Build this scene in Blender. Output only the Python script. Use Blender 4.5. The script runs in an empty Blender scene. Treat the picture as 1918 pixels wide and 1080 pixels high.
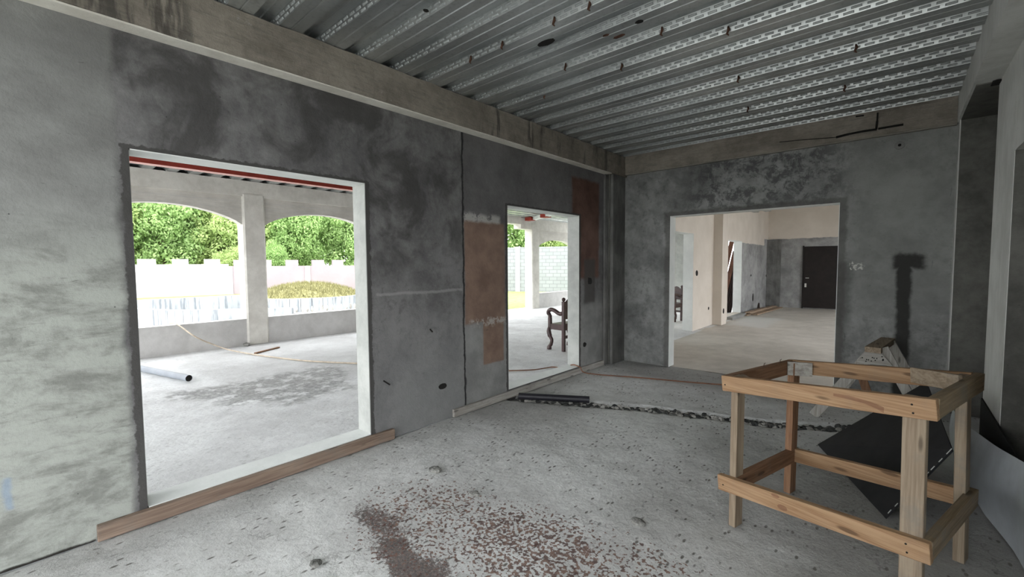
import bpy, math, random
import numpy as np
from mathutils import Vector, Matrix, noise as mnoise
random.seed(7)
rng = np.random.default_rng(7)
SC = bpy.context.scene
COL = SC.collection

# ------------------------------------------------------------------ camera, world, exposure
F_PX, YAW, PITCH, ROLL = 813.7, 0.7268, -0.0548, -0.0069
CAM = np.array([3.254, 0.0, 1.5])
FW = np.array([-math.sin(YAW) * math.cos(PITCH), math.cos(YAW) * math.cos(PITCH), math.sin(PITCH)])
_rt = np.array([math.cos(YAW), math.sin(YAW), 0.0])
_up = np.cross(_rt, FW)
RT = _rt * math.cos(ROLL) + _up * math.sin(ROLL)
UP = -_rt * math.sin(ROLL) + _up * math.cos(ROLL)
cd = bpy.data.cameras.new('camera')
cam = bpy.data.objects.new('camera', cd)
COL.objects.link(cam)
cam.matrix_world = Matrix(((RT[0], UP[0], -FW[0], CAM[0]), (RT[1], UP[1], -FW[1], CAM[1]), (RT[2], UP[2], -FW[2], CAM[2]), (0, 0, 0, 1)))
cd.sensor_fit = 'HORIZONTAL'
cd.sensor_width = 36.0
cd.lens = 36.0 * F_PX / 1918.0
cd.clip_start = 0.02
cd.clip_end = 400
SC.camera = cam

world = bpy.data.worlds.new('overcast_sky')
SC.world = world
world.use_nodes = True
wn = world.node_tree
wn.nodes.clear()
_o = wn.nodes.new('ShaderNodeOutputWorld')
_b = wn.nodes.new('ShaderNodeBackground')
_b.inputs['Color'].default_value = (0.95, 0.972, 1.0, 1)
_b.inputs['Strength'].default_value = 1.0
wn.links.new(_b.outputs[0], _o.inputs[0])
sun = bpy.data.lights.new('hazy_sun', 'SUN')
sun.energy = 0.35
sun.angle = math.radians(25)
sun.color = (1.0, 0.96, 0.88)
so = bpy.data.objects.new('hazy_sun', sun)
COL.objects.link(so)
so.rotation_euler = (math.radians(28), math.radians(12), math.radians(20))
SC.view_settings.view_transform = 'Standard'
SC.view_settings.look = 'None'
SC.view_settings.gamma = 1.0
SC.view_settings.use_curve_mapping = False
SC.view_settings.exposure = 2.75
SC.cycles.use_denoising = True
SC.cycles.max_bounces = 10
SC.cycles.diffuse_bounces = 7
SC.cycles.glossy_bounces = 3
SC.cycles.sample_clamp_indirect = 6.0

def ray(u, v):
    return FW + RT * (u - 959.0) / F_PX - UP * (v - 540.0) / F_PX
def at(u, v, x=None, y=None, z=None):
    d = ray(u, v)
    s = (x - CAM[0]) / d[0] if x is not None else (y - CAM[1]) / d[1] if y is not None else (z - CAM[2]) / d[2]
    return CAM + s * d
def at_plane(u, v, p, n):
    d = ray(u, v)
    return CAM + d * (np.dot(np.asarray(p) - CAM, n) / np.dot(d, n))

# ------------------------------------------------------------------ material helper
class G:
    def __init__(s, name):
        s.m = bpy.data.materials.new(name)
        s.m.use_nodes = True
        s.t = s.m.node_tree
        s.t.nodes.clear()
        s.out = s.n('ShaderNodeOutputMaterial')
        s.b = s.n('ShaderNodeBsdfPrincipled')
        s.l(s.b.outputs[0], s.out.inputs[0])
        s._pos = None
    def n(s, k):
        return s.t.nodes.new(k)
    def l(s, a, b):
        s.t.links.new(a, b)
    def put(s, sock, v):
        if isinstance(v, bpy.types.NodeSocket):
            s.l(v, sock)
        elif isinstance(v, (tuple, list)) and len(v) == 3 and sock.type == 'RGBA':
            sock.default_value = (*v, 1)
        else:
            sock.default_value = v
    def pos(s, obj=False):
        if obj:
            return s.n('ShaderNodeTexCoord').outputs['Object']
        if s._pos is None:
            s._pos = s.n('ShaderNodeNewGeometry').outputs['Position']
        return s._pos
    def vm(s, op, a, b):
        q = s.n('ShaderNodeVectorMath')
        q.operation = op
        s.put(q.inputs[0], a)
        s.put(q.inputs[1], b)
        return q.outputs[0]
    def noise(s, scale, detail=4, rough=0.6, vec=None, stretch=None, color=False, dist=0.0):
        vec = vec or s.pos()
        if stretch:
            vec = s.vm('MULTIPLY', vec, stretch)
        q = s.n('ShaderNodeTexNoise')
        q.inputs['Scale'].default_value = scale
        q.inputs['Detail'].default_value = detail
        q.inputs['Roughness'].default_value = rough
        q.inputs['Distortion'].default_value = dist
        s.l(vec, q.inputs['Vector'])
        return q.outputs['Color'] if color else q.outputs[0]
    def vor(s, scale, vec=None, feature='F1', out='Distance', stretch=None, rand=1.0):
        vec = vec or s.pos()
        if stretch:
            vec = s.vm('MULTIPLY', vec, stretch)
        q = s.n('ShaderNodeTexVoronoi')
        q.feature = feature
        q.inputs['Scale'].default_value = scale
        q.inputs['Randomness'].default_value = rand
        s.l(vec, q.inputs['Vector'])
        return q.outputs[out]
    def ma(s, op, a, b=0.0, c=False):
        q = s.n('ShaderNodeMath')
        q.operation = op
        q.use_clamp = c
        s.put(q.inputs[0], a)
        s.put(q.inputs[1], b)
        return q.outputs[0]
    def ss(s, v, lo, hi, a=0.0, b=1.0):
        q = s.n('ShaderNodeMapRange')
        q.interpolation_type = 'SMOOTHSTEP'
        s.put(q.inputs[0], v)
        q.inputs[1].default_value = lo
        q.inputs[2].default_value = hi
        q.inputs[3].default_value = a
        q.inputs[4].default_value = b
        return q.outputs[0]
    def mix(s, f, a, b, blend='MIX'):
        q = s.n('ShaderNodeMix')
        q.data_type = 'RGBA'
        q.blend_type = blend
        s.put(q.inputs[0], f)
        s.put(q.inputs[6], a)
        s.put(q.inputs[7], b)
        return q.outputs[2]
    def xyz(s, vec):
        q = s.n('ShaderNodeSeparateXYZ')
        s.l(vec, q.inputs[0])
        return q.outputs
    def warp(s, scale, amp, detail=4):
        c = s.noise(scale, detail, 0.65, color=True)
        c = s.vm('SUBTRACT', c, (0.5, 0.5, 0.5))
        c = s.vm('MULTIPLY', c, (amp, amp, amp))
        return s.vm('ADD', s.pos(), c)
    def box(s, w, soft, **r):
        """mask of an axis aligned box in warped world coordinates; r: x=(lo,hi) ..."""
        o = s.xyz(w)
        m = None
        for ax, (lo, hi) in r.items():
            v = o['xyz'.index(ax)]
            for e, sg in ((lo, 1), (hi, -1)):
                if e is None:
                    continue
                k = s.ss(v, e - soft, e + soft, 0.0 if sg > 0 else 1.0, 1.0 if sg > 0 else 0.0)
                m = k if m is None else s.ma('MULTIPLY', m, k)
        return m
    def bump(s, h, strength=0.3, dist=0.02):
        q = s.n('ShaderNodeBump')
        q.inputs['Strength'].default_value = strength
        q.inputs['Distance'].default_value = dist
        s.put(q.inputs['Height'], h)
        s.l(q.outputs[0], s.b.inputs['Normal'])
    def fin(s, color, rough=0.85, metal=0.0, spec=0.3):
        s.put(s.b.inputs['Base Color'], color)
        s.put(s.b.inputs['Roughness'], rough)
        s.put(s.b.inputs['Metallic'], metal)
        s.b.inputs['Specular IOR Level'].default_value = spec
        return s.m

def mat_plain(name, c, rough=0.7, metal=0.0, var=0.25, scale=6.0, bump=0.0, spec=0.3, obj=True):
    g = G(name)
    v = g.pos(obj)
    n = g.noise(scale, 5, 0.65, vec=v)
    col = g.mix(g.ss(n, 0.3, 0.7), tuple(k * (1 - var) for k in c), tuple(min(1, k * (1 + var)) for k in c))
    if bump:
        g.bump(g.noise(scale * 6, 4, 0.7, vec=v), bump, 0.01)
    return g.fin(col, rough, metal, spec)

def concrete_base(g, dark, light, scale=1.4, streak=None):
    a = g.noise(scale, 6, 0.62, dist=0.3)
    b = g.noise(scale * 4.5, 6, 0.7, stretch=streak)
    m = g.ma('ADD', g.ma('MULTIPLY', a, 0.62), g.ma('MULTIPLY', b, 0.38))
    return g.mix(g.ss(m, 0.34, 0.66), dark, light)

def mat_concrete(name, dark, light, scale=1.4, bump=0.25, rough=0.9, streak=None, speck=True):
    g = G(name)
    col = concrete_base(g, dark, light, scale, streak)
    f = g.noise(38, 4, 0.7)
    col = g.mix(g.ss(f, 0.62, 0.75, 0, 0.35), col, tuple(k * 0.45 for k in dark))
    h = g.ma('ADD', g.noise(55, 4, 0.7), g.ma('MULTIPLY', g.noise(9, 4, 0.6), 1.5))
    g.bump(h, bump, 0.012)
    return g.fin(col, rough)

def wood(name, axis, light, dark, wear=0.2):
    g = G(name)
    v = g.pos(True)
    st = [24.0, 24.0, 24.0]
    st['xyz'.index(axis)] = 1.3
    n1 = g.noise(1.6, 5, 0.6, vec=v, stretch=tuple(st), dist=0.6)
    st2 = [90.0, 90.0, 90.0]
    st2['xyz'.index(axis)] = 3.0
    n2 = g.noise(1.2, 3, 0.6, vec=v, stretch=tuple(st2))
    m = g.ma('ADD', g.ma('MULTIPLY', n1, 0.6), g.ma('MULTIPLY', n2, 0.4))
    col = g.mix(g.ss(m, 0.36, 0.64), dark, light)
    st3 = [14.0, 14.0, 14.0]
    st3['xyz'.index(axis)] = 3.5
    k = g.vor(1.0, vec=v, stretch=tuple(st3))
    col = g.mix(g.ss(k, 0.10, 0.19, 0.75, 0.0), col, tuple(q * 0.35 for q in dark))
    gr = g.noise(4, 5, 0.7, vec=v)
    col = g.mix(g.ss(gr, 0.5, 0.75, 0.0, wear), col, (0.16, 0.155, 0.14))
    g.bump(n2, 0.2, 0.004)
    return g.fin(col, 0.75)

# ------------------------------------------------------------------ mesh helper
class MB:
    def __init__(s):
        s.v = []
        s.f = []
    def add(s, vs, fs):
        o = len(s.v)
        s.v += [tuple(float(c) for c in p) for p in vs]
        s.f += [tuple(i + o for i in f) for f in fs]
        return s
    def box(s, x0, x1, y0, y1, z0, z1):
        vs = [(x, y, z) for x in (x0, x1) for y in (y0, y1) for z in (z0, z1)]
        return s.add(vs, [(0, 1, 3, 2), (4, 6, 7, 5), (0, 4, 5, 1), (2, 3, 7, 6), (0, 2, 6, 4), (1, 5, 7, 3)])
    def bar(s, p0, p1, w, h, side=(0, 0, 1), ch=0.0):
        """rectangular bar from p0 to p1; h is measured along `side`, w across it"""
        p0 = Vector(p0)
        p1 = Vector(p1)
        d = (p1 - p0).normalized()
        sd = Vector(side)
        a = sd.cross(d).normalized()
        b = d.cross(a).normalized()
        vs = []
        for p in (p0, p1):
            for i, j in ((-1, -1), (1, -1), (1, 1), (-1, 1)):
                vs.append(p + a * (i * w / 2) + b * (j * h / 2))
        return s.add(vs, [(3, 2, 1, 0), (4, 5, 6, 7), (0, 1, 5, 4), (1, 2, 6, 5), (2, 3, 7, 6), (3, 0, 4, 7)])
    def prism(s, poly, ext):
        """poly: list of 3d points (planar), extruded by vector ext"""
        n = len(poly)
        vs = [tuple(p) for p in poly] + [tuple(np.asarray(p) + np.asarray(ext)) for p in poly]
        fs = [tuple(range(n - 1, -1, -1)), tuple(range(n, 2 * n))]
        fs += [(i, (i + 1) % n, n + (i + 1) % n, n + i) for i in range(n)]
        return s.add(vs, fs)
    def tube(s, pts, r, seg=8, caps=True):
        pts = [Vector(p) for p in pts]
        rs = r if isinstance(r, (list, tuple)) else [r] * len(pts)
        vs = []
        prev = None
        for i, p in enumerate(pts):
            d = (pts[min(i + 1, len(pts) - 1)] - pts[max(i - 1, 0)]).normalized()
            a = prev if prev is not None else (Vector((0, 0, 1)) if abs(d.z) < 0.9 else Vector((1, 0, 0)))
            a = (a - d * a.dot(d)).normalized()
            prev = a
            b = d.cross(a)
            for k in range(seg):
                t = 2 * math.pi * k / seg
                vs.append(p + (a * math.cos(t) + b * math.sin(t)) * rs[i])
        fs = []
        for i in range(len(pts) - 1):
            for k in range(seg):
                k2 = (k + 1) % seg
                fs.append((i * seg + k, i * seg + k2, (i + 1) * seg + k2, (i + 1) * seg + k))
        if caps:
            fs.append(tuple(range(seg - 1, -1, -1)))
            fs.append(tuple(range((len(pts) - 1) * seg, len(pts) * seg)))
        return s.add(vs, fs)
    def ball(s, c, r, sx=1, sy=1, sz=1, nu=10, nv=7, rough=0.0):
        vs = []
        fs = []
        for j in range(nv + 1):
            ph = math.pi * j / nv
            for i in range(nu):
                th = 2 * math.pi * i / nu
                k = 1 + rough * random.uniform(-1, 1)
                vs.append((c[0] + r * sx * k * math.sin(ph) * math.cos(th), c[1] + r * sy * k * math.sin(ph) * math.sin(th), c[2] + r * sz * k * math.cos(ph)))
        for j in range(nv):
            for i in range(nu):
                i2 = (i + 1) % nu
                fs.append((j * nu + i, (j + 1) * nu + i, (j + 1) * nu + i2, j * nu + i2))
        return s.add(vs, fs)
    def build(s, name, mat, parent=None, smooth=False, kind=None, bevel=0.0):
        me = bpy.data.meshes.new(name)
        me.from_pydata(s.v, [], s.f)
        me.update()
        me.materials.append(mat)
        if smooth:
            me.polygons.foreach_set('use_smooth', [True] * len(me.polygons))
        o = bpy.data.objects.new(name, me)
        COL.objects.link(o)
        if parent is not None:
            o.parent = parent
        if kind:
            o['kind'] = kind
        if bevel:
            md = o.modifiers.new('bevel', 'BEVEL')
            md.width = bevel
            md.segments = 1
            md.limit_method = 'ANGLE'
        return o

def thing(name, label, cat, loc=(0, 0, 0), rz=0.0, group=None):
    o = bpy.data.objects.new(name, None)
    COL.objects.link(o)
    o.location = loc
    o.rotation_euler = (0, 0, rz)
    return tag(o, label, cat, group)
def tag(o, label, cat, group=None):
    o['label'] = label
    o['category'] = cat
    if group:
        o['group'] = group
    return o
def struct(name, mb, mat, label=None, parent=None, **k):
    o = mb.build(name, mat, parent, kind='structure' if parent is None else None, **k)
    if label:
        o['label'] = label
    return o
def child_at(o, parent):
    o.parent = parent
    o.matrix_parent_inverse = Matrix.Identity(4)
    return o

# ------------------------------------------------------------------ dimensions (metres; left wall face x=0, camera at y=0)
T = 0.19                      # wall thickness
Y1, Y2, ZT1 = 0.425, 1.875, 2.167
Y3, Y4, ZT2 = 3.5945, 5.049, 2.157
ZS = 0.087                    # kerb in the openings
YB = 6.174                    # back wall
BX1, BX2, ZB = 0.794, 2.737, 2.175
ZBM, BD = 2.81, 0.1225        # left beam
ZD = 3.105                    # underside of the deck
XR = 3.785                    # right wall
YR = -2.0                     # rear of the room

# ------------------------------------------------------------------ materials
def make_wall_left():
    g = G('left_wall_plaster')
    w = g.warp(5.0, 0.09)
    w2 = g.warp(2.2, 0.35)
    base = concrete_base(g, (0.088, 0.086, 0.087), (0.195, 0.192, 0.189), 1.5)
    mid = g.noise(7.5, 7, 0.75, dist=0.4)
    base = g.mix(g.ss(mid, 0.5, 0.68, 0, 0.45), base, (0.055, 0.054, 0.053))
    base = g.mix(g.ss(mid, 0.3, 0.44, 0.35, 0.0), base, (0.26, 0.255, 0.25))
    # darker damp clouds on the upper dark plaster
    cl = g.noise(2.1, 5, 0.6, dist=0.6)
    up = g.box(w2, 0.25, z=(1.55, None), y=(0.2, 2.95))
    base = g.mix(g.ma('MULTIPLY', up, g.ss(cl, 0.44, 0.62, 0.0, 0.8)), base, (0.050, 0.048, 0.046))
    # lower part of the pier between the openings is paler
    low = g.box(w2, 0.5, z=(None, 0.75), y=(1.9, 6))
    base = g.mix(g.ma('MULTIPLY', low, 0.55), base, (0.27, 0.275, 0.27))
    # beyond the seam: smoother mid grey
    far = g.box(w, 0.03, y=(2.93, None), z=(2.0, None))
    n = g.noise(2.5, 5, 0.6)
    base = g.mix(g.ma('MULTIPLY', far, 0.7), base, g.mix(g.ss(n, 0.3, 0.7), (0.085, 0.082, 0.083), (0.155, 0.15, 0.15)))
    farl = g.box(w, 0.12, y=(2.93, None), z=(None, 0.95))
    base = g.mix(g.ma('MULTIPLY', farl, 0.8), base, g.mix(g.ss(n, 0.3, 0.7), (0.17, 0.17, 0.165), (0.30, 0.30, 0.29)))
    # whitish raw edge above the tan patch, tan patches
    wh = g.box(w, 0.03, y=(2.945, 3.47), z=(1.88, 2.02))
    base = g.mix(g.ma('MULTIPLY', wh, g.ss(g.noise(11, 4, 0.7), 0.4, 0.5)), base, (0.37, 0.36, 0.34))
    tn = g.noise(3.5, 5, 0.6)
    tan = g.mix(g.ss(tn, 0.3, 0.7), (0.16, 0.105, 0.08), (0.25, 0.17, 0.13))
    t1 = g.box(g.warp(7, 0.05), 0.02, y=(2.95, 3.545), z=(0.90, 1.94))
    t2 = g.box(g.warp(9, 0.02), 0.012, y=(3.20, 3.52), z=(0.44, 0.95))
    base = g.mix(g.ma('MAXIMUM', t1, t2), base, tan)
    pb = g.box(g.warp(9, 0.10), 0.02, y=(3.02, 3.55), z=(0.86, 0.93))
    base = g.mix(g.ma('MULTIPLY', pb, g.ss(g.noise(14, 4, 0.7), 0.46, 0.56)), base, (0.36, 0.33, 0.30))
    # brown patch beside the doorway
    brn = g.mix(g.ss(tn, 0.3, 0.7), (0.075, 0.040, 0.030), (0.135, 0.078, 0.060))
    t3 = g.box(g.warp(5, 0.07), 0.03, y=(4.87, 5.56), z=(1.30, 2.66))
    base = g.mix(t3, base, brn)
    ov = g.box(g.warp(4, 0.05), 0.03, y=(5.17, 5.46), z=(0.95, 1.57))
    base = g.mix(g.ma('MULTIPLY', ov, 0.85), base, (0.058, 0.054, 0.05))
    # pale plaster left of the big opening, with sideways trowel streaks
    st = g.noise(2.6, 7, 0.72, stretch=(1, 1.0, 2.2), dist=0.25)
    st2 = g.noise(1.2, 6, 0.65, stretch=(1, 1, 1.6))
    pale = g.mix(g.ss(st, 0.34, 0.58), (0.18, 0.185, 0.168), (0.325, 0.34, 0.31))
    sb = g.noise(5.0, 5, 0.7, stretch=(1, 0.5, 3.0), dist=0.5)
    pale = g.mix(g.ss(sb, 0.56, 0.72, 0, 0.6), pale, (0.11, 0.11, 0.10))
    palet = g.mix(g.ss(st2, 0.3, 0.7), (0.15, 0.15, 0.143), (0.25, 0.255, 0.243))
    hz = g.ss(g.xyz(w2)[2], 1.35, 1.9)
    pale = g.mix(hz, pale, palet)
    pl = g.box(w, 0.025, y=(None, 0.375))
    base = g.mix(pl, base, pale)
    # dark broken rim round the openings
    for (a, b, c) in ((Y1, Y2, ZT1), (Y3, Y4, ZT2)):
        wr = g.warp(24, 0.05)
        rim = g.box(wr, 0.005, y=(a - 0.036, b + 0.035), z=(None, c + 0.022))
        base = g.mix(g.ma('MULTIPLY', rim, 0.88), base, (0.052, 0.050, 0.047))
    # seam and scratches
    ws = g.warp(6, 0.07)
    sm = g.box(ws, 0.008, y=(2.92, 2.945))
    base = g.mix(sm, base, (0.03, 0.03, 0.03))
    hl = g.box(g.warp(4, 0.05), 0.008, y=(1.95, 2.91), z=(1.245, 1.268))
    base = g.mix(g.ma('MULTIPLY', hl, 0.6), base, (0.30, 0.30, 0.29))
    sc = g.noise(9, 3, 0.7, stretch=(1, 0.35, 2.2), dist=2.5)
    base = g.mix(g.ss(sc, 0.68, 0.74, 0, 0.5), base, (0.05, 0.05, 0.045))
    sp = g.vor(9)
    base = g.mix(g.ss(sp, 0.02, 0.045, 0.8, 0.0), base, (0.03, 0.03, 0.03))
    bm = at(15, 925, x=0.0)
    blue = g.box(g.warp(12, 0.04), 0.01, y=(bm[1] - 0.012, bm[1] + 0.012), z=(bm[2] - 0.08, bm[2] + 0.08))
    base = g.mix(g.ma('MULTIPLY', blue, 0.5), base, (0.16, 0.24, 0.36))
    fc = g.box(g.warp(9, 0.03), 0.006, y=(None, 0.2), z=(None, 0.012))
    base = g.mix(fc, base, (0.02, 0.018, 0.015))
    h = g.ma('ADD', g.noise(40, 4, 0.7), g.ma('ADD', g.ma('MULTIPLY', g.noise(7, 5, 0.6), 2.0), g.ma('MULTIPLY', pl, 0.5)))
    g.bump(h, 0.32, 0.012)
    return g.fin(base, 0.88)

def make_wall_back():
    g = G('back_wall_plaster')
    base = concrete_base(g, (0.14, 0.142, 0.137), (0.31, 0.313, 0.302), 1.6)
    mid = g.noise(8, 7, 0.75, dist=0.3)
    base = g.mix(g.ss(mid, 0.5, 0.68, 0, 0.5), base, (0.075, 0.075, 0.073))
    w = g.warp(4.0, 0.15)
    w2 = g.warp(2.0, 0.4)
    cl = g.noise(6.5, 7, 0.75, dist=0.35)
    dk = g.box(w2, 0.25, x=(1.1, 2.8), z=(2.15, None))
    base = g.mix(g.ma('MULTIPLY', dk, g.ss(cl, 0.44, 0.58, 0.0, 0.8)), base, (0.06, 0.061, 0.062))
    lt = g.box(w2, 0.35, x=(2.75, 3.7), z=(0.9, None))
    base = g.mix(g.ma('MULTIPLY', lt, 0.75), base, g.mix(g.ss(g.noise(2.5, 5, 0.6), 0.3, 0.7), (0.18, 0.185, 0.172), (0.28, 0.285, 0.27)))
    # damp stain: a wide head and a long run below it
    s1 = g.box(w, 0.03, x=(3.21, 3.45), z=(1.42, 1.58))
    s2 = g.box(g.warp(6, 0.07), 0.02, x=(3.245, 3.36), z=(None, 1.5))
    base = g.mix(g.ma('MULTIPLY', g.ma('MAXIMUM', s1, s2), 0.93), base, (0.025, 0.0245, 0.022))
    s3 = g.box(g.warp(5, 0.2), 0.05, x=(2.72, 2.86), z=(None, 1.5))
    base = g.mix(g.ma('MULTIPLY', s3, 0.5), base, (0.05, 0.05, 0.048))
    wp = g.box(g.warp(14, 0.12), 0.01, x=(2.85, 2.96), z=(1.42, 1.49))
    base = g.mix(g.ma('MULTIPLY', wp, g.ss(g.noise(24, 3, 0.7), 0.5, 0.56)), base, (0.55, 0.54, 0.50))
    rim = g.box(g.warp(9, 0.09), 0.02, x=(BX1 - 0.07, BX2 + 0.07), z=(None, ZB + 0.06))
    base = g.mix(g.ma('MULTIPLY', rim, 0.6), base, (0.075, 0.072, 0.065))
    sc = g.noise(6, 4, 0.7, stretch=(1, 1, 0.6), dist=2.0)
    base = g.mix(g.ss(sc, 0.64, 0.74, 0, 0.5), base, (0.05, 0.05, 0.05))
    h = g.ma('ADD', g.noise(40, 4, 0.7), g.ma('MULTIPLY', g.noise(6, 5, 0.6), 2.0))
    g.bump(h, 0.3, 0.012)
    return g.fin(base, 0.88)

def make_floor(veranda=False):
    g = G('veranda_floor_concrete' if veranda else 'room_floor_concrete')
    if veranda:
        d, l = (0.56, 0.56, 0.56), (0.78, 0.79, 0.79)
    else:
        d, l = (0.50, 0.50, 0.485), (0.72, 0.725, 0.71)
    base = concrete_base(g, d, l, 0.9)
    fine = g.noise(24, 6, 0.75)
    base = g.mix(g.ss(fine, 0.52, 0.74, 0, 0.4), base, tuple(k * 0.5 for k in d))
    chips = g.vor(26, stretch=(1.0, 0.45, 1.0))
    chm = g.ma('MULTIPLY', g.ss(chips, 0.13, 0.26, 0.85, 0.0), g.ss(g.noise(3.0, 4, 0.6), 0.42, 0.56))
    base = g.mix(g.ma('MULTIPLY', chm, 0.35) if veranda else chm, base, (0.085, 0.075, 0.065))
    if not veranda:
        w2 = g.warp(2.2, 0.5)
        # darker zones: along the left wall beyond the seam, under the table, by the back wall
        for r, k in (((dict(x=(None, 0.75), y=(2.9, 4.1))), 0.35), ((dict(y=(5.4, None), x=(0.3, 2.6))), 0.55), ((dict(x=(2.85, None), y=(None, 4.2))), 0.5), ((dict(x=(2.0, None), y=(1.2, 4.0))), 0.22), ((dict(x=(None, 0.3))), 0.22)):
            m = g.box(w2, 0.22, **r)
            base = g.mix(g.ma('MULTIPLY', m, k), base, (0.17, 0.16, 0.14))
        # rust: a dark streak and a cloud of flakes
        x, y, z = g.xyz(g.warp(4, 0.25))[0:3]
        def ell(cx, cy, rx, ry):
            a = g.ma('DIVIDE', g.ma('SUBTRACT', x, cx), rx)
            b = g.ma('DIVIDE', g.ma('SUBTRACT', y, cy), ry)
            q = g.ma('ADD', g.ma('MULTIPLY', a, a), g.ma('MULTIPLY', b, b))
            return g.ss(q, 0.0, 1.0, 1.0, 0.0)
        fl = g.noise(60, 5, 0.75)
        streak = g.ma('MAXIMUM', ell(1.50, 1.24, 0.52, 0.14), g.ma('MULTIPLY', ell(1.02, 1.33, 0.38, 0.14), 0.75))
        base = g.mix(g.ma('MULTIPLY', g.ss(g.ma('ADD', g.ma('MULTIPLY', streak, 0.42), fl), 0.60, 0.80), 0.85), base, g.mix(g.ss(g.noise(90, 3, 0.6), 0.4, 0.6), (0.04, 0.026, 0.023), (0.115, 0.07, 0.058)))
        cloud = g.ma('MAXIMUM', ell(1.85, 1.72, 0.75, 0.5), g.ma('MAXIMUM', g.ma('MULTIPLY', ell(1.25, 1.55, 0.7, 0.55), 0.72), g.ma('MULTIPLY', ell(2.35, 1.9, 0.6, 0.4), 0.7)))
        cell = g.noise(52, 3, 0.5, dist=0.15)
        spot = g.ss(g.ma('ADD', g.ma('MULTIPLY', cloud, 0.20), g.ma('ADD', cell, g.ma('MULTIPLY', g.noise(9, 3, 0.6), 0.22))), 0.77, 0.83)
        base = g.mix(g.ma('MULTIPLY', g.ma('MULTIPLY', spot, g.ss(cloud, 0.03, 0.2)), 0.9), base, g.mix(g.ss(g.noise(20, 2, 0.5), 0.4, 0.6), (0.10, 0.05, 0.04), (0.20, 0.11, 0.08)))
        gr = g.noise(85, 4, 0.8)
        base = g.mix(g.ss(gr, 0.56, 0.72, 0, 0.5), base, (0.14, 0.13, 0.115))
        base = g.mix(g.ss(gr, 0.26, 0.42, 0.5, 0.0), base, (0.70, 0.70, 0.68))
        # cracks
        cr = g.vor(0.8, vec=g.warp(3, 0.5), feature='DISTANCE_TO_EDGE')
        base = g.mix(g.ss(cr, 0.001, 0.005, 0.35, 0.0), base, (0.10, 0.095, 0.09))
    else:
        w2 = g.warp(1.6, 0.7)
        rough_p = g.ma('MULTIPLY', g.box(g.warp(1.1, 1.6), 0.15, x=(-3.2, -1.8), y=(1.2, 2.95)), g.ss(g.noise(5, 5, 0.7), 0.38, 0.52))
        r2 = g.box(w2, 0.2, x=(-5.6, -2.3), y=(1.6, 4.6))
        base = g.mix(g.ma('MULTIPLY', rough_p, 0.75), base, g.mix(g.ss(g.noise(18, 5, 0.7), 0.4, 0.6), (0.14, 0.14, 0.135), (0.34, 0.34, 0.33)))
        base = g.mix(g.ma('MULTIPLY', r2, 0.35), base, (0.24, 0.235, 0.22))
    h = g.ma('ADD', g.ma('MULTIPLY', g.noise(30, 6, 0.75), 1.0), g.ma('MULTIPLY', chips, -0.5 if False else 0.4))
    g.bump(h, 0.55 if not veranda else 0.35, 0.02)
    return g.fin(base, 0.9)

def make_cream():
    g = G('cream_over_grey_plaster')
    w = g.warp(7, 0.07)
    cream = g.mix(g.ss(g.noise(1.2, 4, 0.6), 0.3, 0.7), (0.62, 0.56, 0.49), (0.70, 0.64, 0.57))
    grey = concrete_base(g, (0.20, 0.20, 0.20), (0.40, 0.40, 0.395), 1.3)
    m1 = g.box(w, 0.012, y=(13.75, 16.9), z=(None, 2.08))
    m2 = g.box(w, 0.012, y=(16.5, None), z=(None, 2.30))
    col = g.mix(g.ma('MAXIMUM', m1, m2), cream, grey)
    g.bump(g.noise(12, 4, 0.6), 0.1, 0.01)
    return g.fin(col, 0.9)

def make_beam():
    g = G('formwork_beam_concrete')
    base = concrete_base(g, (0.165, 0.146, 0.12), (0.30, 0.27, 0.228), 1.8, (1, 1, 1.5))
    gr = g.noise(8, 5, 0.7, stretch=(0.6, 0.6, 5))
    base = g.mix(g.ss(gr, 0.5, 0.7, 0, 0.5), base, (0.14, 0.13, 0.115))
    drip = g.noise(5, 4, 0.7, stretch=(1.5, 1.5, 0.25))
    dm = g.ma('MULTIPLY', g.ss(drip, 0.52, 0.64), g.box(g.warp(2, 0.6), 0.3, y=(3.0, 5.9)))
    dm2 = g.ma('MULTIPLY', g.ss(drip, 0.45, 0.58), g.box(g.warp(2, 0.2), 0.1, y=(0.05, 0.75)))
    base = g.mix(g.ma('MULTIPLY', g.ma('MAXIMUM', dm, dm2), 0.7), base, (0.035, 0.033, 0.03))
    sp = g.noise(20, 4, 0.75)
    base = g.mix(g.ss(sp, 0.66, 0.72, 0, 0.6), base, (0.36, 0.35, 0.32))
    g.bump(g.ma('ADD', g.noise(26, 5, 0.75), g.ma('MULTIPLY', gr, 1.0)), 0.45, 0.018)
    return g.fin(base, 0.92)

def make_deck():
    g = G('galvanised_deck_steel')
    a = g.noise(3.0, 5, 0.6, stretch=(0.25, 1, 1))
    b = g.noise(30, 4, 0.6)
    col = g.mix(g.ss(a, 0.35, 0.65), (0.36, 0.38, 0.38), (0.56, 0.585, 0.58))
    col = g.mix(g.ss(b, 0.5, 0.7, 0, 0.3), col, (0.22, 0.23, 0.23))
    rs = g.noise(2.2, 5, 0.7)
    col = g.mix(g.ss(rs, 0.70, 0.76, 0, 0.6), col, (0.20, 0.10, 0.05))
    return g.fin(col, 0.42, 0.8, 0.5)

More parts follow.
